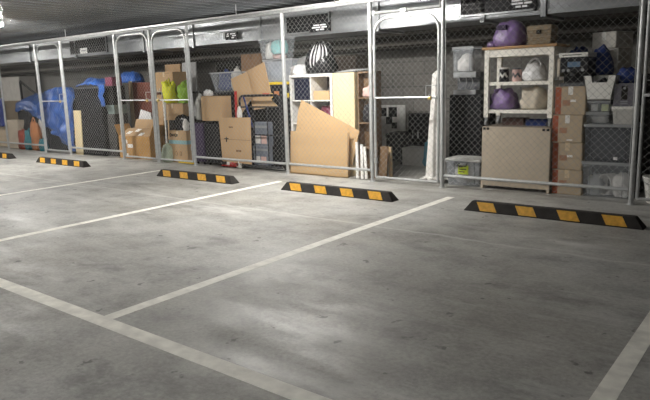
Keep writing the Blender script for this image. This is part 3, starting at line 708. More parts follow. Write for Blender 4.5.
u1 = bx(585, 112, 609, 124, 6.97, zt2); u2 = bx(587, 100, 610.5, 112, 6.97, u1[3])
tub(u1[0], u1[1], 6.97, 0.32, u1[2], u1[3], 'small clear tub lying on the smoky tub, under another small one', CLEAR, RIM, None, taper=0.06, ribs=False)
tub(u2[0], u2[1], 6.97, 0.32, u2[2], u2[3], 'small clear tub with lime labels right under the white basin', CLEAR, RIM, None, taper=0.06, ribs=False)
bundle((u1[0] + u1[1]) / 2, 7.12, u1[2] + 0.005, 0.08, 0.09, 0.09, 'white cloth inside the lower small clear tub', LINEN, 31)
for k, mm, lb in ((-0.055, PAPER, 'white packet inside the small tub under the basin'), (0.05, mat('pale_lime', (0.55, 0.6, 0.3), 0.7), 'pale lime packet inside the small tub under the basin')):
    o = MB().box(-0.035, 0, 0, 0.035, 0.10, 0.075).build('packet', mm, None, bevel=0.005); o.location = ((u2[0] + u2[1]) / 2 + k, 7.02, u2[2] + 0.006); tag(o, lb, 'packet')
# white basin: flared, open front notch
bs = bx(583, 75.5, 616, 100, 6.95, u2[3]); t = thing('white_basin', 'white plastic bin with a scooped front standing on the small clear tubs', 'bin', ((bs[0] + bs[1]) / 2, 6.95, bs[2])); bw = (bs[1] - bs[0]) / 2; bh = bs[3] - bs[2]
fr = [(-bw * 0.72, 0), (bw * 0.72, 0), (bw, bh), (bw * 0.55, bh), (bw * 0.45, bh * 0.72), (-bw * 0.45, bh * 0.72), (-bw * 0.55, bh), (-bw, bh)]
MB().prism(fr, 0.0, 0.008).build('front', WPLAS, t)
MB().prism([(-bw * 0.72, 0), (bw * 0.72, 0), (bw, bh), (-bw, bh)], 0.26, 0.268).build('back', WPLAS, t)
for s in (-1, 1):
    MB().add([(s * bw * 0.72, 0, 0), (s * bw * 0.72, 0.268, 0), (s * bw, 0.268, bh), (s * bw, 0, bh), (s * (bw * 0.72 - 0.008), 0, 0), (s * (bw * 0.72 - 0.008), 0.268, 0), (s * (bw - 0.008), 0.268, bh), (s * (bw - 0.008), 0, bh)],
             [(0, 1, 2, 3), (4, 7, 6, 5), (0, 4, 5, 1), (1, 5, 6, 2), (2, 6, 7, 3), (3, 7, 4, 0)]).build('side', WPLAS, t)
MB().box(-bw * 0.72, 0.0, 0, bw * 0.72, 0.268, 0.008).build('bottom', WPLAS, t)
bundle((bs[0] + bs[1]) / 2, 7.1, bs[2] + 0.01, 0.075, 0.08, bh * 0.8, 'dark cloth stuffed into the white scooped bin', BLKF, 33)
l1 = bx(611.5, 106.5, 634.5, 124, 6.97, zt2); l2 = bx(613.5, 83.5, 635.5, 106, 6.97, l1[3])
tub(l1[0], l1[1], 6.97, 0.32, l1[2], l1[3], 'pale frosted tub on the smoky tub, under a dark grey printed box', mat('milky_plastic', (0.60, 0.59, 0.56), 0.35, alpha=0.9), WPLAS, None, taper=0.1)
t = thing('printed_box', 'dark grey printed box with a pale circle on the pale frosted tub', 'box', ((l2[0] + l2[1]) / 2, 6.97, l1[3])); w2 = (l2[1] - l2[0]) / 2; h2 = l2[3] - l1[3]
MB().box(-w2, 0, 0, w2, 0.3, h2).build('body', mat('slate_print', (0.12, 0.115, 0.14), 0.6), t, bevel=0.004)
MB().box(-0.03, -0.002, h2 * 0.3, 0.03, 0.001, h2 * 0.9).build('dark_print', INK, t)
MB().tube([(0, -0.004, h2 * 0.8), (0, 0.0, h2 * 0.8)], 0.014, 14).build('pale_circle', GREY, t)
for z in (0.10, 0.19): MB().box(-0.035, -0.003, h2 * z, 0.035, 0.001, h2 * (z + 0.05)).build('lettering', GREY, t)
bundle(W(627, 76, 7.08)[0], 7.12, l2[3], 0.10, 0.09, 0.16, 'navy cloth lying on the dark grey printed box', NAVY, 41)
# cabinet with white boxes and a blue bag behind
wz = W(604, 75, 7.4)[1]
cabinet(-2.2, -1.42, 7.42, 0.5, 0, wz, 'dark cabinet hidden behind the clear tubs, carrying two white boxes', mat('dark_brown_cab', (0.05, 0.04, 0.035), 0.6))
w1 = bx(591, 48.5, 619, 75, 7.46, wz); w0 = bx(590.5, 32, 618, 48.5, 7.46, w1[3])
WBOX = mat('off_white_board', (0.60, 0.575, 0.53), 0.7, var=0.05)
carton((w1[0] + w1[1]) / 2, 7.46, wz, w1[1] - w1[0], 0.34, w1[3] - wz, 'off-white carton on the dark cabinet, under another white carton', WBOX, -0.22, WPLAS, None)
carton((w0[0] + w0[1]) / 2, 7.45, w1[3], w0[1] - w0[0], 0.34, w0[3] - w1[3], 'off-white carton at the very top of the stack behind the blue bag', WBOX, -0.32, WPLAS, None)
bag('blue_bag', W(601, 62, 7.3)[0], 7.36 , zs[4] + 0.14, 0.11, 0.09, 0.34, 'crumpled navy blue bag beside the coffee machine', NAVY, 44, knot=False, strap=None)
bpy.data.objects['blue_bag'].location.z = wz
bpy.data.objects['blue_bag'].location.y = 7.53 - 0.1 - 0.08
bag('navy_duffel', W(576, 50, 7.5)[0], 7.62, wz, 0.14, 0.12, 0.36, 'navy duffel bag on the dark cabinet behind the coffee machine', NAVY, 45, knot=False)
# right-hand cage: bucket
t = thing('bucket', 'white plastic bucket standing behind the gate with the blue padlock', 'bucket', (-1.17, 6.93 , 0)); MB().lathe([(0.085, 0.0), (0.125, 0.25), (0.135, 0.25), (0.135, 0.27), (0.12, 0.27), (0.082, 0.01), (0.0, 0.01)], n=24).build('shell', WPLAS, t)
MB().tube([(0.13 * math.cos(a), -0.13 * math.sin(a) * 0.9, 0.25 - 0.06 * math.sin(a)) for a in [i * PI / 12 for i in range(13)]], 0.004, 6).build('handle', GALV, t)
cabinet(-1.25, -0.45, 7.5, 0.6, 0, 1.3, 'dark brown cabinet deep in the cage with the white bucket', mat('brown_cab', (0.07, 0.045, 0.03), 0.6))
carton(-0.95, 7.55, 1.3, 0.5, 0.4, 0.35, 'dark brown carton on the cabinet in the cage with the white bucket', CARDD)

# ================================================================== cage behind the gate (X -4.50 .. -3.48)
wf = bx(376, 105, 405, 140, 8.72)
t = thing('picture_frame', 'white framed board with dark squares leaning on the block wall', 'frame', ((wf[0] + wf[1]) / 2, 8.72, 0)); fw2 = (wf[1] - wf[0]) / 2; fh = wf[3]
MB().box(-fw2, 0, 0, fw2, 0.03, fh).build('board', mat('dull_white', (0.66, 0.66, 0.64), 0.6), t, bevel=0.004)
for x_, z_, s_ in ((-0.14, 0.80, 0.07), (0.05, 0.80, 0.08), (-0.02, 0.66, 0.06), (0.08, 0.58, 0.05)): MB().box(x_ - s_, -0.006, z_ - s_, x_ + s_, 0.002, z_ + s_).build('dark_square', BLACK, t)
wb = bx(403, 148, 424, 162, 8.3, 0.0)
t = thing('white_crate', 'low white box with a lid on the cage floor', 'box', ((wb[0] + wb[1]) / 2, 8.28, 0)); q = (wb[1] - wb[0]) / 2
MB().box(-q, 0, 0, q, 0.3, wb[3] - 0.03).build('body', mat('soft_white', (0.55, 0.54, 0.53), 0.5), t, bevel=0.006); MB().box(-q - 0.006, -0.006, wb[3] - 0.03, q + 0.006, 0.306, wb[3]).build('lid', mat('soft_white', (0.55, 0.54, 0.53)), t, bevel=0.006)
bag('blue_sack', W(427, 150, 8.3)[0] + 0.02, 8.36, 0, 0.10, 0.10, 0.44, 'light blue bag on the cage floor beside the low white box', LBLUE, 52, knot=False)
cabinet(W(408, 130, 8.65)[0], W(423, 130, 8.65)[0], 8.65, 0.3, 0, 0.78, 'small black cabinet against the block wall behind the low white box')
t = thing('dark_stool', 'dark upholstered ottoman deep in the cage behind the gate', 'ottoman', (W(402, 150, 8.2)[0] - 0.22, 8.3, 0))
MB().box(-0.15, 0, 0.05, 0.15, 0.36, 0.42).build('body', BLKF, t, bevel=0.04)
MB().box(-0.16, -0.01, 0.40, 0.16, 0.37, 0.50).build('seat_pad', BLKF, t, bevel=0.04)
for a in (-0.12, 0.12):
    for b in (0.04, 0.32): MB().tube([(a, b, 0), (a, b, 0.06)], 0.015, 8).build('leg', BLACK, t)
def sheet_fn(u, v):
    a = u * 2 * PI; z = 1.42 * (1 - v); k = v
    r = 0.068 + 0.045 * k + 0.07 * max(0, (k - 0.93) / 0.07) ** 1.5
    r *= 1 + 0.22 * math.sin(a * 7 + 1.5 * math.sin(k * 3)) + 0.12 * nz(a * 2, k * 4)
    if v == 0: r *= 0.3
    return (r * math.cos(a) - 0.04 * k, r * 0.8 * math.sin(a), max(z, 0.02) + (0.025 * (1 + nz(a * 3, 2)) if k > 0.97 else 0))
drape('white_sheet', 'long white cloth hanging in folds down to the cage floor beside the post', LINEN, sheet_fn, 64, 30, 'sheet', (W(439, 110, 7.08)[0], 7.08, 0.0))
hook = MB().tube([(0, 0, 0), (0, 0, CEIL - 1.40)], 0.004, 6).build('hanging_cord', WPLAS, None); hook.location = (W(439, 110, 7.08)[0], 7.08, 1.40); tag(hook, 'thin white cord from which the long white cloth hangs', 'cord')
plank(W(378, 160, 6.9)[0], 6.98, 0, 0.16, 0.018, 0.44, 'short brown board leaning just inside the gate', WOODB, 0.12)
plank(W(384, 160, 6.95)[0] , 7.1, 0, 0.05, 0.03, 0.42, 'narrow pale batten leaning just inside the gate', WOODP, 0.10, -0.08)

# ================================================================== cage with the cube shelf (X -5.99 .. -4.50)
cu = bx(291, 74, 333, 176, 6.96, 0.0)
t = thing('cube_shelf', 'white cube shelf of two columns standing behind leaning cardboard', 'shelf', ((cu[0] + cu[1]) / 2, 6.96, 0)); cw = (cu[1] - cu[0]) / 2; chh = cu[3]; D = 0.39
for s in (-1, 1): MB().box(min(s * cw, s * (cw - 0.04)), 0, 0, max(s * cw, s * (cw - 0.04)), D, chh).build('side_panel', WHITE, t, bevel=0.002)
for z in (0.0, chh - 0.04): MB().box(-cw + 0.04, 0, z, cw - 0.04, D, z + 0.04).build('top_panel' if z else 'bottom_panel', WHITE, t, bevel=0.002)
MB().box(-0.008, 0.003, 0.04, 0.008, D, chh - 0.04).build('divider', WHITE, t)
rows = 4; rh = (chh - 0.08) / rows
for r in range(1, rows): MB().box(-cw + 0.04, 0.003, 0.04 + r * rh - 0.008, cw - 0.04, D, 0.04 + r * rh + 0.008).build('shelf_board', WHITE, t)
cx_ = (cu[0] + cu[1]) / 2
o = MB().box(-0.15, 0, 0, 0.15, 0.33, 0.31).build('fabric_cube', mat('navy_cube', (0.012, 0.014, 0.03), 0.7), None, bevel=0.01); o.location = (cx_ - cw / 2 + 0.016, 6.985, 0.04 + 3 * rh + 0.009); tag(o, 'dark navy fabric cube in the top compartment of the white shelf', 'box')
carton(cx_ + cw / 2 - 0.02, 6.98, 0.04 + 3 * rh + 0.009, 0.29, 0.2, 0.13, 'small pale carton in the top compartment of the white shelf', CARD3, 0, None)
bundle(cx_ + cw / 2 + 0.02, 7.26, 0.04 + 3 * rh + 0.009, 0.11, 0.07, 0.27, 'grey cloth bundle behind the small carton in the white shelf', DKGREY, 61)
bundle(cx_ + cw / 2, 7.16, 0.04 + 2 * rh + 0.009, 0.13, 0.12, 0.25, 'maroon cloth bundle in the second compartment of the white shelf', MAROON, 62)
X0, X1 = cu[1] + 0.006, W(355, 110, 6.97)[0]
t = thing('birch_cupboard', 'tall pale birch cupboard standing against the white cube shelf', 'cupboard', ((X0 + X1) / 2, 6.965, 0)); q = (X1 - X0) / 2
MB().box(-q, 0.018, 0, q, 0.36, chh).build('body', BIRCH, t, bevel=0.002)
MB().box(-q + 0.002, 0, 0.01, q - 0.002, 0.017, chh - 0.002).build('door', BIRCH, t, bevel=0.002)
# striped bag and loose things on top
t = bag('striped_bag', W(320, 60, 7.12)[0], 7.14, chh, 0.24, 0.17, 0.52, 'black plastic bag with white stripes on top of the white cube shelf', mat('glossy_black_film', (0.02, 0.02, 0.022), 0.22, bump=0.6, bscale=10), 71, knot=False, rough=0.12, top=0.35)
for i in range(5):
    a0 = -0.1 + i * 0.30
    pts_ = []
    for k in range(9):
        u = -0.9 + 1.8 * k / 8
        x_ = 0.215 * math.sin(a0 + 0.25 * u) * math.sqrt(max(0.05, 1 - (u * 0.9) ** 2)); y_ = -0.178 * math.cos(a0) * math.sqrt(max(0.08, 1 - (u * 0.85) ** 2)) - 0.004
        pts_.append((x_ - 0.02, y_, 0.235 + 0.20 * u))
    MB().tube(pts_, [0.002 + (0.028 if i == 2 else 0.011) * math.sin(PI * k / 8) for k in range(9)], 6).build('white_stripe', FILM, t, smooth=True)
bundle(W(299, 70, 7.1)[0], 7.12, chh, 0.13, 0.12, 0.14, 'white paper bundle on the corner of the white cube shelf', FILM, 72)
t = thing('folded_rack', 'folded grey plastic rack lying on top of the birch cupboard', 'rack', (W(344, 70, 7.1)[0], 7.14, chh + 0.003))
for i in range(6): MB().tube([(-0.17 + i * 0.006, i * 0.055, 0.012 + 0.006 * i), (0.17 + i * 0.006, i * 0.055, 0.02 + 0.004 * i)], 0.010, 6).build('bar', GREY, t)
for s in (-0.14, 0.14): MB().tube([(s, -0.01, 0.012), (s + 0.04, 0.3, 0.035)], 0.010, 6).build('cross_bar', DKGREY, t)
# brown bookcase deep at the right
bxk = bx(357, 74, 374, 140, 7.55, 0.0)
t = thing('bookcase', 'shallow dark brown open bookcase beside the birch cupboard', 'shelf', (-4.70, 7.0, 0))
for s in (-0.22, 0.06): MB().box(s, 0, 0, s + 0.02, 0.13, 1.44).build('side_panel', WOODB, t)
for i in range(5): MB().box(-0.20, 0, 0.05 + i * 0.342, 0.06, 0.12, 0.07 + i * 0.342).build('shelf_board', WOODB, t)
MB().box(-0.22, 0.12, 0, 0.08, 0.13, 1.44).build('back_panel', WOODB, t)
bundle(-4.77, 7.06, 1.097, 0.10, 0.04, 0.14, 'grey and pink cloth on the upper shelf of the brown bookcase', PINK, 75)
o = bundle(-4.77, 7.06, 0.755, 0.10, 0.04, 0.24, 'dark cloth on the middle shelf of the brown bookcase', BLKF, 76)
cabinet(-9.4, -7.35, 8.5, 0.45, 0, 1.78, 'wide tall dark cabinet added to deepen the black behind the purple suitcase', mat('dark_fill_cab', (0.018, 0.017, 0.016), 0.7), doors=3)  # unseen dark filler added so the cage interior reads black, not wall grey
cabinet(-7.3, -6.0, 8.5, 0.45, 0, 1.75, 'tall dark cabinet against the block wall behind the cube shelf', mat('umber_cab', (0.045, 0.032, 0.022), 0.6))
# big flattened cardboard pieces against the fence
card_sheet([(304, 176), (350, 180), (358.5, 131), (300, 100), (297, 112), (293.5, 150)], 6.90, 'large pale flattened carton with a slanting top leaning on the cube shelf', CARD3, 0.01, 0.025)
card_sheet([(290.5, 175.5), (348, 179.5), (348, 132), (290.0, 131)], 6.81, 'wide pale flattened carton standing right behind the fence rail', CARD3, 0.012, 0.02, crease=[((347, 133), (347.3, 168))])
for k, (px, lab) in enumerate(((358, 'white slat leaning beside the large cardboard, next to it'), (362.5, 'white slat leaning between two others beside the cardboard'), (366.5, 'white slat leaning nearest the gate post'))):
    plank(W(px, 165, 6.84)[0], 6.82 + 0.004 * k, 0, 0.042, 0.018, 0.50 - 0.03 * k, lab, WHITE, 0.06, -0.05 if k < 2 else -0.1)
plank(W(371, 160, 6.9)[0], 6.93, 0, 0.12, 0.016, 0.5, 'short brown board leaning behind the white slats', WOODB, 0.1)

# ================================================================== cage with hand truck and leaning cardboard (X -8.06 .. -5.99)
RACK = mat('rack_steel', (0.035, 0.035, 0.038), 0.5, 0.4)
def rack(X0, X1, Y, D, zlist, label):
    t = thing('shelf_rack', label, 'shelf rack', ((X0 + X1) / 2, Y, 0)); hw = (X1 - X0) / 2; zt = zlist[-1]
    for sx in (-1, 1):
        for yy in (0, D - 0.03): MB().box(min(sx * hw, sx * (hw - 0.03)), yy, 0, max(sx * hw, sx * (hw - 0.03)), yy + 0.03, zt).build('upright', RACK, t)
    for z in zlist: MB().box(-hw + 0.001, 0.002, z - 0.03, hw - 0.001, D - 0.002, z).build('shelf', RACK, t)
    return t
to = bx(208, 70, 239, 93, 7.2)
rz1 = 1.20
rack(-8.0, -7.05, 7.14, 0.75, [0.12, 0.65, rz1], 'black steel rack behind the cardboard carrying the open clear tub')
t = tub(to[0] + 0.08, to[1], 7.16, 0.36, rz1, rz1 + 0.33, 'open clear tub heaped with dark and white cloth on the black rack', CLEAR, RIM, None, open_=True, taper=0.25)
bundle((to[0] + to[1]) / 2 - 0.07, 7.34, rz1 + 0.02, 0.15, 0.11, 0.33, 'navy cloth heaped in the open clear tub', NAVY, 81)
bundle((to[0] + to[1]) / 2 + 0.19, 7.34, rz1 + 0.02, 0.09, 0.11, 0.35, 'white cloth heaped in the open clear tub', LINEN, 82)
br = bx(241, 54, 264, 75, 7.62)
c1 = carton((br[0] + br[1]) / 2, 7.58, rz1, 0.5, 0.3, 0.33, 'dark brown carton on the black rack behind the leaning cardboard, under another', CARDD, 0, CARDD, 'dark brown cartons on the rack')
c2 = carton((br[0] + br[1]) / 2 + 0.01, 7.58, rz1 + 0.33, 0.48, 0.3, 0.29, 'dark brown carton topmost on the black rack behind the leaning cardboard', mat('mid_brown_card', (0.27, 0.165, 0.095), 0.85), 0, CARDD, 'dark brown cartons on the rack')
# cabinet + yellow-lidded black tub + clear tubs
tB = bx(263, 59, 291, 82, 7.12); tA = bx(258.5, 37.5, 284, 58.5, 7.12); tB = (tB[0], tB[1] + 0.03, tB[2], tB[3])
cz = 1.0
cabinet(tB[0] + 0.02, tB[1], 7.115, 0.48, 0, cz, 'black cabinet behind the hand truck carrying the yellow-lidded tub')
t = tub(tB[0] + 0.03, tB[1] - 0.01, 7.11, 0.42, cz, tB[2], 'black tub with a bright yellow lid on the black cabinet', BLKP, YPLAS, None, taper=0.08, lidh=0.04)
for x_ in (-0.17, 0.17): MB().box(x_ - 0.04, -0.012, 0.10, x_ + 0.04, 0.012, 0.17).build('clasp', YPLAS, t, bevel=0.006)
MB().box(-0.10, 0.008, 0.12, 0.0, 0.02, 0.2).build('sticker', ORNG, t)
tub(tB[0], tB[1], 7.12, 0.42, tB[2], tB[3], 'wide frosted tub on the black tub with the yellow lid', mat('bluish_frost', (0.55, 0.59, 0.65), 0.3, alpha=0.4), RIM, GREY, taper=0.08)
bundle((tB[0] + tB[1]) / 2 - 0.14, 7.32, tB[2] + 0.006, 0.13, 0.14, 0.26, 'pale blue cloth packed in the wide frosted tub', mat('pale_blue', (0.45, 0.52, 0.62), 0.8), 91)
bundle((tB[0] + tB[1]) / 2 + 0.14, 7.32, tB[2] + 0.006, 0.12, 0.14, 0.26, 'white cloth packed in the wide frosted tub', LINEN, 92)
tub(tA[0], tA[1], 7.12, 0.27, tB[3], tA[3], 'clear tub of aqua cloth stacked on the wide frosted tub', CLEAR, RIM, GREY, taper=0.14)
bundle((tA[0] + tA[1]) / 2 + 0.06, 7.25, tB[3] + 0.08, 0.15, 0.09, 0.20, 'aqua cloth inside the topmost clear tub', AQUA, 93)
bundle((tA[0] + tA[1]) / 2 - 0.14, 7.25, tB[3] + 0.006, 0.07, 0.08, 0.25, 'white cloth inside the topmost clear tub', LINEN, 94)
bundle((tA[0] + tA[1]) / 2 + 0.05, 7.25, tB[3] + 0.006, 0.11, 0.08, 0.07, 'pink cloth at the bottom of the topmost clear tub', PINK, 95)
o = bundle(W(302, 60, 7.2)[0], 7.28, chh + 0.0, 0.2, 0.06, 0.26, 'grey cloth heaped on the white cube shelf behind the paper bundle', mat('mid_grey_cloth', (0.25, 0.25, 0.25), 0.8), 96)
# purple and black suitcases, flat carton, tall carton
def suitcase(X, Y, w_, d_, h_, label, m, name='suitcase'):
    t = thing(name, label, 'suitcase', (X, Y, 0))
    MB().box(-w_ / 2, 0, 0.04, w_ / 2, d_, h_).build('shell', m, t, bevel=0.035, seg=3)
    MB().box(-w_ / 2 - 0.002, d_ * 0.48, 0.05, w_ / 2 + 0.002, d_ * 0.52, h_ + 0.002).build('zip', BLACK, t, bevel=0.001)
    for a in (-w_ * 0.35, w_ * 0.35):
        for b in (0.05, d_ - 0.05): MB().tube([(a - 0.01, b, 0.022), (a + 0.01, b, 0.022)], 0.022, 10).build('wheel', BLACK, t)
    MB().tube([(-w_ * 0.2, d_ / 2, h_ - 0.005), (-w_ * 0.2, d_ / 2, h_ + 0.03), (w_ * 0.2, d_ / 2, h_ + 0.03), (w_ * 0.2, d_ / 2, h_ - 0.005)], 0.008, 6).build('handle', BLACK, t)
    return t
suitcase(W(199.5, 140, 6.9)[0] + 0.02, 6.85, 0.24, 0.24, 0.70, 'purple suitcase standing beside the fence post', PURPF)
suitcase(W(212, 140, 6.9)[0] + 0.05, 6.86, 0.40, 0.24, 0.70, 'black suitcase standing beside the purple one under a flat carton', BLKF)
fl = bx(199.5, 96, 225, 123, 6.92)
o_z = 0.742
carton((fl[0] + fl[1]) / 2 + 0.075, 6.84, o_z, fl[1] - fl[0] - 0.13, 0.22, fl[3] - o_z, 'brown carton lying on the suitcases with torn paper on top', CARD, 0.0, None)
bundle(W(207, 95, 6.95)[0], 6.98, fl[3], 0.09, 0.06, 0.10, 'crumpled white paper on the carton above the suitcases', FILM, 101)
bundle(W(199, 100, 6.95)[0] + 0.0, 6.97, o_z, 0.07, 0.08, 0.42, 'grey cloth heap on the purple suitcase beside the brown carton', mat('grey_heap', (0.33, 0.33, 0.31), 0.8), 102)
card_sheet([(222.5, 161), (251.5, 164.5), (249, 117.5), (217.5, 118)], 6.79, 'tall brown flattened carton leaning just inside the fence rail', CARD, 0.012, 0.03, crease=[((220.5, 139), (250, 140.5))], marks=[(225.5, 137, 226.5, 142, INK), (224, 138.3, 228, 139.4, INK), (236, 150, 241, 152, CREASE), (228, 126.5, 232, 128, CREASE)])
# slanting cartons above the hand truck
card_sheet([(240.5, 116), (247, 104), (253, 95), (245, 72), (229.5, 79)], 6.97, 'brown carton panel tilted over the hand truck, next to a bigger one', CARD, 0.01, 0.04)
card_sheet([(253, 110), (277.5, 106), (271, 100), (270.5, 93), (263, 62), (245, 71.5), (246, 80)], 7.03, 'brown slanting carton panel with red tape behind the hand truck handle', CARD, 0.01, 0.03, crease=[((246.5, 83), (254, 103))], marks=[(262, 93, 269, 95.5, mat('red_tape', (0.6, 0.12, 0.07), 0.5))])
# hand truck
t = thing('hand_truck', 'black tubular hand truck holding grey crates behind the fence', 'hand truck', (W(260, 160, 6.90)[0], 6.90, 0)); Y_ = 6.90; xc = W(260, 160, Y_)[0]
hp = lambda px, py: (W(px, py, Y_)[0] - xc, 0.0, W(px, py, Y_)[1])
a, b = hp(240.5, 120), hp(281, 120); zt_ = hp(260, 95.5)[2]; R = 0.09
fr = [(a[0], 0.03, 0.1), (a[0], 0.02, 0.5), (a[0], 0, zt_ - R)] + [(a[0] + R - R * math.cos(k * PI / 12), 0, zt_ - R + R * math.sin(k * PI / 12)) for k in range(1, 7)] + \
     [(b[0] - R + R * math.sin(k * PI / 12), 0, zt_ - R + R * math.cos(k * PI / 12)) for k in range(0, 7)] + [(b[0], 0.02, 0.5), (b[0], 0.03, 0.1)]
MB().tube(fr, 0.019, 10).build('handle_frame', BLKP, t, smooth=True)
for py in (107, 135): z = hp(260, py)[2]; MB().tube([(a[0], 0.01, z), (b[0], 0.01, z)], 0.012, 8).build('cross_bar', BLKP, t)
for k in (0.33, 0.66): MB().tube([(a[0] + (b[0] - a[0]) * k, 0.012, 0.1), (a[0] + (b[0] - a[0]) * k, 0.01, hp(260, 107)[2])], 0.009, 8).build('strut', BLKP, t)
MB().box(a[0], -0.06, 0.035, b[0], 0.05, 0.05).build('toe_plate', BLKP, t)
for xx in (a[0] - 0.02, b[0] + 0.02): MB().tube([(xx - 0.02, 0.09, 0.085), (xx + 0.02, 0.09, 0.085)], 0.085, 16).build('wheel', RUBBER, t)
for k, (py0, py1) in enumerate(((146, 169), (122, 146))):
    g = bx(253.5, py0, 268, py1, 6.95)
    z0 = 0.055 if k == 0 else zz
    t = thing('crate', ('lower' if k == 0 else 'upper') + ' grey crate with bottles strapped behind the hand truck', 'crate', ((g[0] + g[1]) / 2, 6.955, z0)); q = (g[1] - g[0]) / 2; hh = g[3] - z0; zz = g[3]
    MB().box(-q, 0, 0, q, 0.11, hh - 0.002).build('body', mat('slate_plastic', (0.16, 0.18, 0.22), 0.45), t, bevel=0.006)
    for i in range(2): MB().box(-q * 0.8 + i * q * 0.85, -0.004, hh * 0.1, -q * 0.8 + i * q * 0.85 + q * 0.7, 0.002, hh * 0.45).build('label', (LINEN, PINK)[i], t)
    MB().box(-q, -0.004, hh * 0.75, q, 0.002, hh * 0.85).build('rim_band', GREY, t)
plank(W(255, 105, 6.86)[0] - 0.06, 6.84, 0.66, 0.022, 0.016, 0.50, 'dark blue umbrella leaning on the hand truck handle', NAVY, 0.0, -0.35, name='umbrella', cat='umbrella')
bag('rag', W(239, 112, 6.84)[0], 6.85, W(239, 118, 6.84)[1], 0.04, 0.03, 0.2, 'white rag hanging on the hand truck handle', LINEN, 111, cat='rag', knot=False)
plank(W(234, 112, 6.93)[0], 6.95, 0, 0.03, 0.03, 1.22, 'red painted pole standing behind the tall brown carton', RED, 0.0, 0.02, name='pole', cat='pole')
o = MB().box(-0.25, 0, 0, 0.25, 0.018, 1.07).build('black_board', BLACK, None, bevel=0.003); o.location = ((W(266, 140, 7.05)[0] + W(290, 140, 7.05)[0]) / 2, 7.079, 0); tag(o, 'black board standing upright between hand truck and cube shelf', 'board')
o = MB().box(-0.14, 0, 0, 0.14, 0.04, 0.9).build('black_case', BLKF, None, bevel=0.02); o.location = (W(247, 150, 7.05)[0], 7.09, 0); tag(o, 'slim black case standing behind the tall brown carton', 'case')
# red and white toy under the rail
t = thing('toy_scooter', 'red and white plastic toy lying on the floor under the fence rail', 'toy', (W(233, 166, 6.80)[0] - 0.03, 6.80, 0))
MB().box(-0.25, 0, 0.015, 0.12, 0.06, 0.035).build('deck', RED, t, bevel=0.006)
MB().box(-0.04, -0.01, 0.035, 0.10, 0.05, 0.09).build('red_block', RED, t, bevel=0.008)
MB().box(-0.12, 0.0, 0.035, -0.05, 0.05, 0.12).build('white_block', WPLAS, t, bevel=0.008)
MB().box(0.16, -0.01, 0, 0.19, 0.05, 0.13).build('white_end', WPLAS, t, bevel=0.006)
MB().box(0.1, 0.0, 0.015, 0.17, 0.04, 0.03).build('white_bar', WPLAS, t)
for xx in (-0.22, 0.07): MB().tube([(xx, 0.02, 0.02), (xx, 0.045, 0.02)], 0.02, 10).build('wheel', BLACK, t)

# ================================================================== cage with hi-vis jackets (X -9.05 .. -8.06)
rack(-9.7, -8.25, 7.33, 0.6, [0.12, 0.74, 1.22], 'black steel rack behind the hi-vis jackets')
cc = bx(155.5, 72, 173, 92, 7.36, 1.22)
carton((cc[0] + cc[1]) / 2, 7.36, 1.22, cc[1] - cc[0], 0.34, cc[3] - 1.22, 'plain brown carton on the top shelf of the rack above the hi-vis jackets', CARD, 0, TAPE)
cb = bx(142, 66, 150, 79, 7.62)
carton((cb[0] + cb[1]) / 2 + 0.1, 8.2, 0, 0.5, 0.4, cb[3] * 1.02, 'very tall brown carton standing against the wall behind the maroon goods', CARD2, 0, None)
cl = bx(172, 130.5, 190, 160.5, 6.93, 0.0)
t = carton((cl[0] + cl[1]) / 2, 6.87, 0, cl[1] - cl[0], 0.22, cl[3], 'carton with a black script logo and pale blue band below the hi-vis jackets', CARD, 0, TAPE); q = (cl[1] - cl[0]) / 2; hh = cl[3]
MB().box(-q, -0.002, hh * 0.58, q, 0.001, hh * 0.70).build('blue_band', BLUEINK, t)
MB().box(q - 0.001, 0.0, hh * 0.58, q + 0.002, 0.22, hh * 0.70).build('blue_band', BLUEINK, t)
for k in range(5): MB().tube([(-q * 0.75 + k * 0.045 + 0.02 * math.cos(a_), -0.002, hh * 0.86 + (0.03 if k in (0, 3) else 0.018) * math.sin(a_)) for a_ in [i * PI / 4 for i in range(8)]], 0.006, 4, closed=True).build('logo_letter', INK, t)
for x_ in (-0.06, 0.06): MB().tube([(x_ + 0.025 * math.cos(a_), -0.002, hh * 0.28 + 0.04 * math.sin(a_)) for a_ in [i * PI / 5 for i in range(10)]], 0.004, 4, closed=True).build('print', CREASE, t)
bag('bin_bag', (cl[0] + cl[1]) / 2 + 0.02, 7.0, cl[3], 0.24, 0.075, 0.30, 'black bin bag lying on the carton with the blue band', mat('black_film', (0.02, 0.02, 0.022), 0.25, bump=0.5, bscale=12), 121, knot=False)
bundle(W(186, 122, 6.9)[0], 6.895, cl[3], 0.06, 0.04, 0.2, 'white cloth tucked beside the black bin bag', LINEN, 122)
cabinet(-9.35, -8.45, 7.06 + 0.05, 0.21, 0, 0.72, 'narrow dark chest standing before the rack under the hi-vis jackets', mat('charcoal_chest', (0.03, 0.028, 0.026), 0.6))
md = bx(176, 99, 191, 118, 7.33, 0.74)
carton((md[0] + md[1]) / 2 - 0.05, 7.12, 0.72, md[1] - md[0] + 0.16, 0.19, 0.30, 'brown carton under the hi-vis jackets, standing on a dark chest', CARD2, 0, TAPE)
yx = W(169.5, 92, 7.3)[0]
bundle(W(169.5, 93, 7.2)[0], 7.21, 1.02, 0.145, 0.09, 0.40, 'bright yellow hi-vis jacket bundled on the carton of the rack', HIVIS, 2, 'jacket', name='hi_vis_jacket', rough=0.42)
bundle(W(184.5, 92, 7.2)[0], 7.21, 1.02, 0.13, 0.09, 0.36, 'green hi-vis jacket bundled beside the bright yellow one', HIGRN, 5, 'jacket', name='hi_vis_jacket', rough=0.42)
bundle(W(161, 98, 7.4)[0], 7.42, 1.22, 0.08, 0.06, 0.14, 'white cloth hanging at the end of the rack beside the jackets', LINEN, 124)
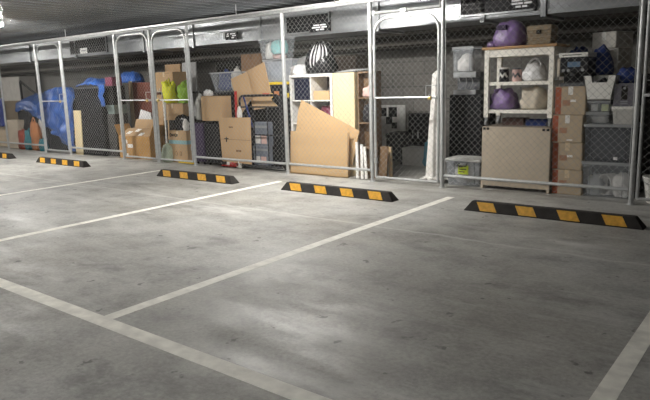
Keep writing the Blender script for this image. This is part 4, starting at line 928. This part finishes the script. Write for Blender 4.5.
for k, (px0, py0, px1, py1, m_, lab) in enumerate(((168.5, 158, 163, 100, WPLAS, 'thin white broom pole leaning beside the banded logo carton'), (166.5, 158, 165, 102, GALV, 'thin metal pole leaning between the broom and the rack'), (170, 158, 167.5, 105, WOODP, 'thin timber pole leaning against the rack'))):
    Ya, Yb = 6.90, 7.05
    pA = (W(px0, py0, Ya)[0], Ya, 0.0); xB, zB = W(px1, py1, Yb)
    t = thing('pole', lab, 'pole', pA)
    MB().tube([(0, 0, 0), (xB - pA[0], Yb - Ya, zB)], 0.012, 8).build('shaft', m_, t)
    MB().tube([(0, 0, 0.0), (0.001 , 0.005, 0.06)], 0.016, 8).build('ferrule', DKGREY, t)
plank(W(158, 115, 7.2)[0], 7.2, 0, 0.2, 0.012, 1.18, 'tall narrow cardboard strip standing against the rack', CARD, 0.05)
bag('carrier_bag', W(167.5, 152, 6.83)[0] - 0.02, 6.85, 0, 0.12, 0.07, 0.36, 'white and green carrier bag on the floor beside the logo carton', mat('pale_green_film', (0.45, 0.52, 0.40), 0.4, var=0.3, bump=0.4), 125, knot=False, top=0.05)
plank(W(185, 75, 7.95)[0], 7.955, 0, 0.42, 0.02, 1.78, 'tall grey board leaning behind the rack', mat('grey_board', (0.40, 0.40, 0.40), 0.7), 0.06)
o = MB().box(-0.2, 0, 0, 0.2, 0.05, 0.03).build('yellow_tray', YPLAS, None, bevel=0.005); o.location = (W(185, 163, 6.8)[0], 6.82, 0); tag(o, 'flat yellow strip on the floor in front of the logo carton', 'strip')

# ================================================================== cage with the open carton (X -10.10 .. -9.05)
oc = bx(118, 136, 148, 158.5, 6.93, 0.0)
t = thing('open_carton', 'large open brown carton with white tape and raised flaps behind the gate', 'box', ((oc[0] + oc[1]) / 2 + 0.13, 6.88, 0), 0.04); q = (oc[1] - oc[0]) / 2 * 0.95; hh = oc[3]; D = 0.36
OCM = mat('amber_card', (0.42, 0.235, 0.08), 0.8, var=0.12)
for y_ in (0, D - 0.012): MB().box(-q, y_, 0, q, y_ + 0.012, hh).build('wall', OCM, t)
for s in (-1, 1): MB().box(min(s * q, s * (q - 0.012)), 0.012, 0, max(s * q, s * (q - 0.012)), D - 0.012, hh).build('wall', OCM, t)
MB().box(-q + 0.012, 0.012, 0, q - 0.012, D - 0.012, 0.012).build('bottom', OCM, t)
for s in (-1, 1):
    fx = s * q; mt = Matrix.Translation((fx, 0, hh)) @ Matrix.Rotation(s * 0.5, 4, 'Y')
    MB().box(-0.006, 0.01, 0, 0.006, D - 0.01, 0.24, mt).build('flap', OCM, t)
mt = Matrix.Translation((0, D - 0.01, hh)) @ Matrix.Rotation(-0.25, 4, 'X'); MB().box(-q + 0.02, -0.006, 0, q - 0.02, 0.006, 0.30, mt).build('flap', CARD2, t)
mt = Matrix.Translation((0, 0.01, hh)) @ Matrix.Rotation(-1.05, 4, 'X'); fl_ = MB().box(-q + 0.02, -0.006, 0, q - 0.02, 0.006, 0.26, mt).build('flap', CARD2, t)
for a_, b_ in ((-0.3, 0.06), (-0.12, 0.14), (0.1, 0.02)): MB().box(a_, -0.010, b_, a_ + 0.12, -0.005, b_ + 0.09, mt).build('tape', WTAPE, t)
for a_, b_ in ((-0.36, 0.02), (-0.2, 0.2), (-0.36, 0.28)): MB().box(a_, -0.003, b_, a_ + 0.16, 0.001, b_ + 0.07).build('tape', WTAPE, t)
cabinet(-10.95, -9.98, 7.5, 0.5, 0, 1.42, 'red-brown wooden cabinet deep behind the open carton', REDWD, hm=BRASS)
card_sheet([(137, 152), (152, 154), (152, 127), (149.5, 113), (139.5, 109.5), (137.3, 121)], 7.36, 'white foam board leaning behind the open carton', FILM, 0.02, 0.03, name='foam_board', cat='board')
bag('blue_bag', W(127, 73, 7.6)[0], 7.7, 1.42, 0.3, 0.16, 0.26, 'blue bag lying on top of the red-brown cabinet', TARP, 132, knot=False)
plank(W(129, 95, 7.42)[0], 7.44, 0, 0.10, 0.02, 1.45, 'pale timber plank standing before the red-brown cabinet', mat('dull_timber', (0.34, 0.26, 0.16), 0.7), 0.02)

# ================================================================== cage with the blue tarpaulin (X -13.0 .. -10.1)
bp_ = bx(78.5, 88, 105, 155, 6.90, 0.0)
t = thing('black_wardrobe', 'tall black board unit standing behind the fence beside the tarpaulin', 'board', ((bp_[0] + bp_[1]) / 2, 6.86, 0)); q = (bp_[1] - bp_[0]) / 2; hh = bp_[3]
BBRD = mat('black_board_face', (0.012, 0.012, 0.014), 0.6, var=0.2)
MB().box(-q, 0.01, 0, q, 0.5, hh).build('body', BBRD, t, bevel=0.004)
MB().box(-q + 0.02, 0, 0.02, q - 0.02, 0.012, hh - 0.02).build('face_panel', BBRD, t, bevel=0.003)
MB().tube([(-q, 0.0, hh), (q, 0.0, hh)], 0.012, 6).build('top_edge', DKGREY, t)
X_ = W(109.3, 110, 6.95)[0] + 0.06
za, zb, zc = W(109, 114, 6.95)[1], W(109, 105, 6.95)[1], W(109, 86, 6.95)[1]
carton(X_, 6.93, 0, 0.27, 0.3, za, 'tall dark grey carton standing between the black unit and the open carton', mat('charcoal_card', (0.04, 0.038, 0.036), 0.8), 0, None)
tub(X_ - 0.135, X_ + 0.135, 6.93, 0.3, za, zb, 'grey-green tub on the tall dark carton beside the black unit', mat('grey_green_plastic', (0.16, 0.20, 0.19), 0.45), mat('grey_green_plastic', (0.16, 0.20, 0.19), 0.45), None, ribs=False)
carton(X_, 6.94, zb, 0.25, 0.28, zc - zb, 'black carton under the small maroon box', mat('black_card', (0.022, 0.021, 0.022), 0.8), 0, None)
carton(X_, 6.95, zc, 0.24, 0.22, 0.17, 'small maroon box topmost beside the black unit', MAROON, 0, None)
def tarp_top(u, v):
    x = (u - 0.5) * 0.88; y = (v - 0.5) * 0.46
    return (x, y, 0.16 * (1 - (2 * v - 1) ** 4 * 0.6) * (0.45 + 0.55 * math.sin(PI * min(1, u * 1.15))) + 0.07 * nz(u * 5, v * 4, 1) + 0.045)
tt = drape('tarpaulin', 'crumpled blue tarpaulin piled on the tall black board unit', TARP, tarp_top, 28, 16, 'tarpaulin', ((bp_[0] + bp_[1]) / 2 - 0.02, 7.13, hh - 0.03), 0.008)
def tail_fn(u, v): return ((u - 0.5) * 0.22 * (1 - 0.4 * v) + 0.03 * math.sin(v * 9), -0.02 - 0.03 * abs(nz(u * 6, v * 3, 4)), -v * 0.42)
tl = MB().grid(tail_fn, 10, 14).build('hanging_corner', TARP, tt, smooth=True, solid=0.006)
tl.location = Vector((W(105, 90, 6.84)[0] - 0.10, 6.845, hh + 0.06)) - Vector(tt.location)
plank(W(77.5, 130, 6.80)[0], 6.79, 0, 0.26, 0.02, 0.90, 'pale beige plank leaning between tarpaulin and black unit', BIRCH, 0.04, 0.0)
def tarp_main(u, v):
    wd = 1.30; x = (u - 0.5) * wd
    s = v * 1.95; bot = 0.60 - 0.58 * min(1, u * 1.15)
    top = 1.43 - 0.30 * (2 * u - 1) ** 4 - 0.10 * (1 - u)
    if v < 0.25: y = 0.42 * (1 - v / 0.25); z = top - 0.25 * (1 - v / 0.25) ** 2
    else:
        k = (v - 0.25) / 0.75; z = top + (bot - top) * k; y = -0.10 * math.sin(PI * k * 0.8)
    fold = 0.07 * math.sin((u * 1.3 + v * 0.8) * 9 + 2 * nz(u * 2, v * 2)) + 0.12 * nz(u * 4, v * 3, 7) + 0.07 * nz(u * 9, v * 8, 3)
    return (x + 0.03 * nz(u * 3, v * 5, 9), y - abs(fold) * (0.25 + 0.75 * min(1, v * 3)), z + 0.05 * nz(u * 5, v * 5, 5))
drape('tarpaulin', 'large crumpled blue tarpaulin hanging to the floor behind the gate', TARP, tarp_main, 48, 48, 'tarpaulin', (W(61.5, 118, 7.0)[0], 7.02, 0.0), 0.006)
o = MB().box(-0.52, 0, 0, 0.52, 0.4, 1.1).build('covered_crate', BLACK, None, bevel=0.02); o.location = (W(61.5, 118, 7.1)[0], 7.06, 0); tag(o, 'dark crate hidden under the large blue tarpaulin', 'crate')
# bags to the left
def tarp_left(u, v):
    x = (u - 0.5) * 1.45; k = v
    z = 0.34 - 0.36 * k + 0.08 * math.sin(u * 5) - 0.14 * u * k
    return (x, 0.35 * (1 - min(1, k * 2.2)) - 0.05 * abs(nz(u * 6, k * 4, 2)) - 0.05 * k, z + 0.05 * nz(u * 6, v * 5, 8))
BX = W(27, 107, 7.0)[0]
cabinet(-14.95, -13.62, 7.12, 0.45, 0, 0.86, 'low dark cabinet under a heap of blue tarpaulin beside the gate', mat('charcoal_cab', (0.03, 0.03, 0.033), 0.6))
drape('tarpaulin', 'blue tarpaulin heaped on the low dark cabinet beside the gate', TARP, tarp_left, 36, 20, 'tarpaulin', (BX, 7.12, 0.86), 0.006)
bd = bag('black_holdall', W(24, 120, 6.95)[0] + 0.08, 7.03, 0.0, 0.25, 0.075, 0.82, 'tall black soft holdall leaning behind the colourful bags', BLKF, 141, knot=False, strap=BLKF)
for px, h_, rx, m_, sd, lab in ((23.2, 0.50, 0.13, RUST, 142, 'rust red cloth bag on the floor behind the fence'), (29.3, 0.52, 0.13, TEAL, 143, 'dark teal cloth bag on the floor between rust and orange bags'), (36.3, 0.70, 0.16, ORNG, 144, 'orange patterned shopping bag on the floor behind the fence'), (43.2, 0.32, 0.09, TEAL, 145, 'small teal bag on the floor beside the gate post')):
    bag('cloth_bag', W(px, 140, 6.85)[0], 6.85, 0, rx, 0.08, h_, lab, m_, sd, knot=False, rough=0.24, top=0.08, strap=m_ if sd == 144 else None)
bundle(W(40, 124, 6.98)[0], 7.0, 0.0, 0.13, 0.05, 0.68, 'white and grey cloth bundle behind the orange shopping bag', LINEN, 146)
lb = bx(10, 120, 21, 148, 6.88, 0.0)
carton((lb[0] + lb[1]) / 2 - 0.04, 6.86, 0, lb[1] - lb[0], 0.15, lb[3], 'pale beige carton on the floor beside the black holdall', mat('pale_beige_card', (0.55, 0.47, 0.37), 0.8), 0, None)
def tarp_far(u, v): return ((u - 0.5) * 0.7, -0.06 * abs(nz(u * 5, v * 4, 6)) - 0.02, 0.66 * (1 - v) + 0.05 * nz(u * 4, v * 3))
carton(W(2, 120, 7.0)[0] - 0.1, 6.98, 0, 0.75, 0.4, 1.1, 'big beige carton behind the hanging blue sheet at the far end', CARDG, 0, None)
drape('tarpaulin', 'dark blue plastic sheet hanging over the big beige carton at the far end', mat('deep_blue_sheet', (0.012, 0.035, 0.22), 0.4, bump=0.4, bscale=14), tarp_far, 20, 18, 'tarpaulin', (W(1, 112, 6.92)[0] - 0.1, 6.93, 0.50), 0.006)
cb_ = bx(1, 77, 20.5, 105, 8.3)
cabinet(cb_[0], cb_[1], 8.3, 0.45, 0, cb_[3], 'tall pale grey cabinet far back beside the block wall notice', mat('pale_grey_cab', (0.40, 0.38, 0.35), 0.6))
t = thing('folding_rack', 'black tubular folding rack standing behind the heap of tarpaulin on the low cabinet', 'rack', (W(20, 98, 7.7)[0], 7.75, 0))
za, xb2 = W(20, 81, 7.7)[1], W(40, 100, 7.7)[0] - W(20, 98, 7.7)[0]
MB().tube([(0, 0, 0), (0, 0, za)], 0.03, 8).build('upright', BLACK, t); MB().tube([(0, 0.0, za), (xb2, 0.02, W(40, 100, 7.7)[1])], 0.028, 8).build('brace', BLACK, t); MB().tube([(xb2, 0.02, 0), (xb2, 0.02, W(40, 100, 7.7)[1])], 0.025, 8).build('upright', BLACK, t)
nt_ = bx(25.5, 77, 33, 88, 8.98)
o = MB().box(nt_[0], 8.992, nt_[2], nt_[1], 8.999, nt_[3]).build('paper_notice', PAPER, None); tag(o, 'white paper notice fixed to the block wall', 'notice')
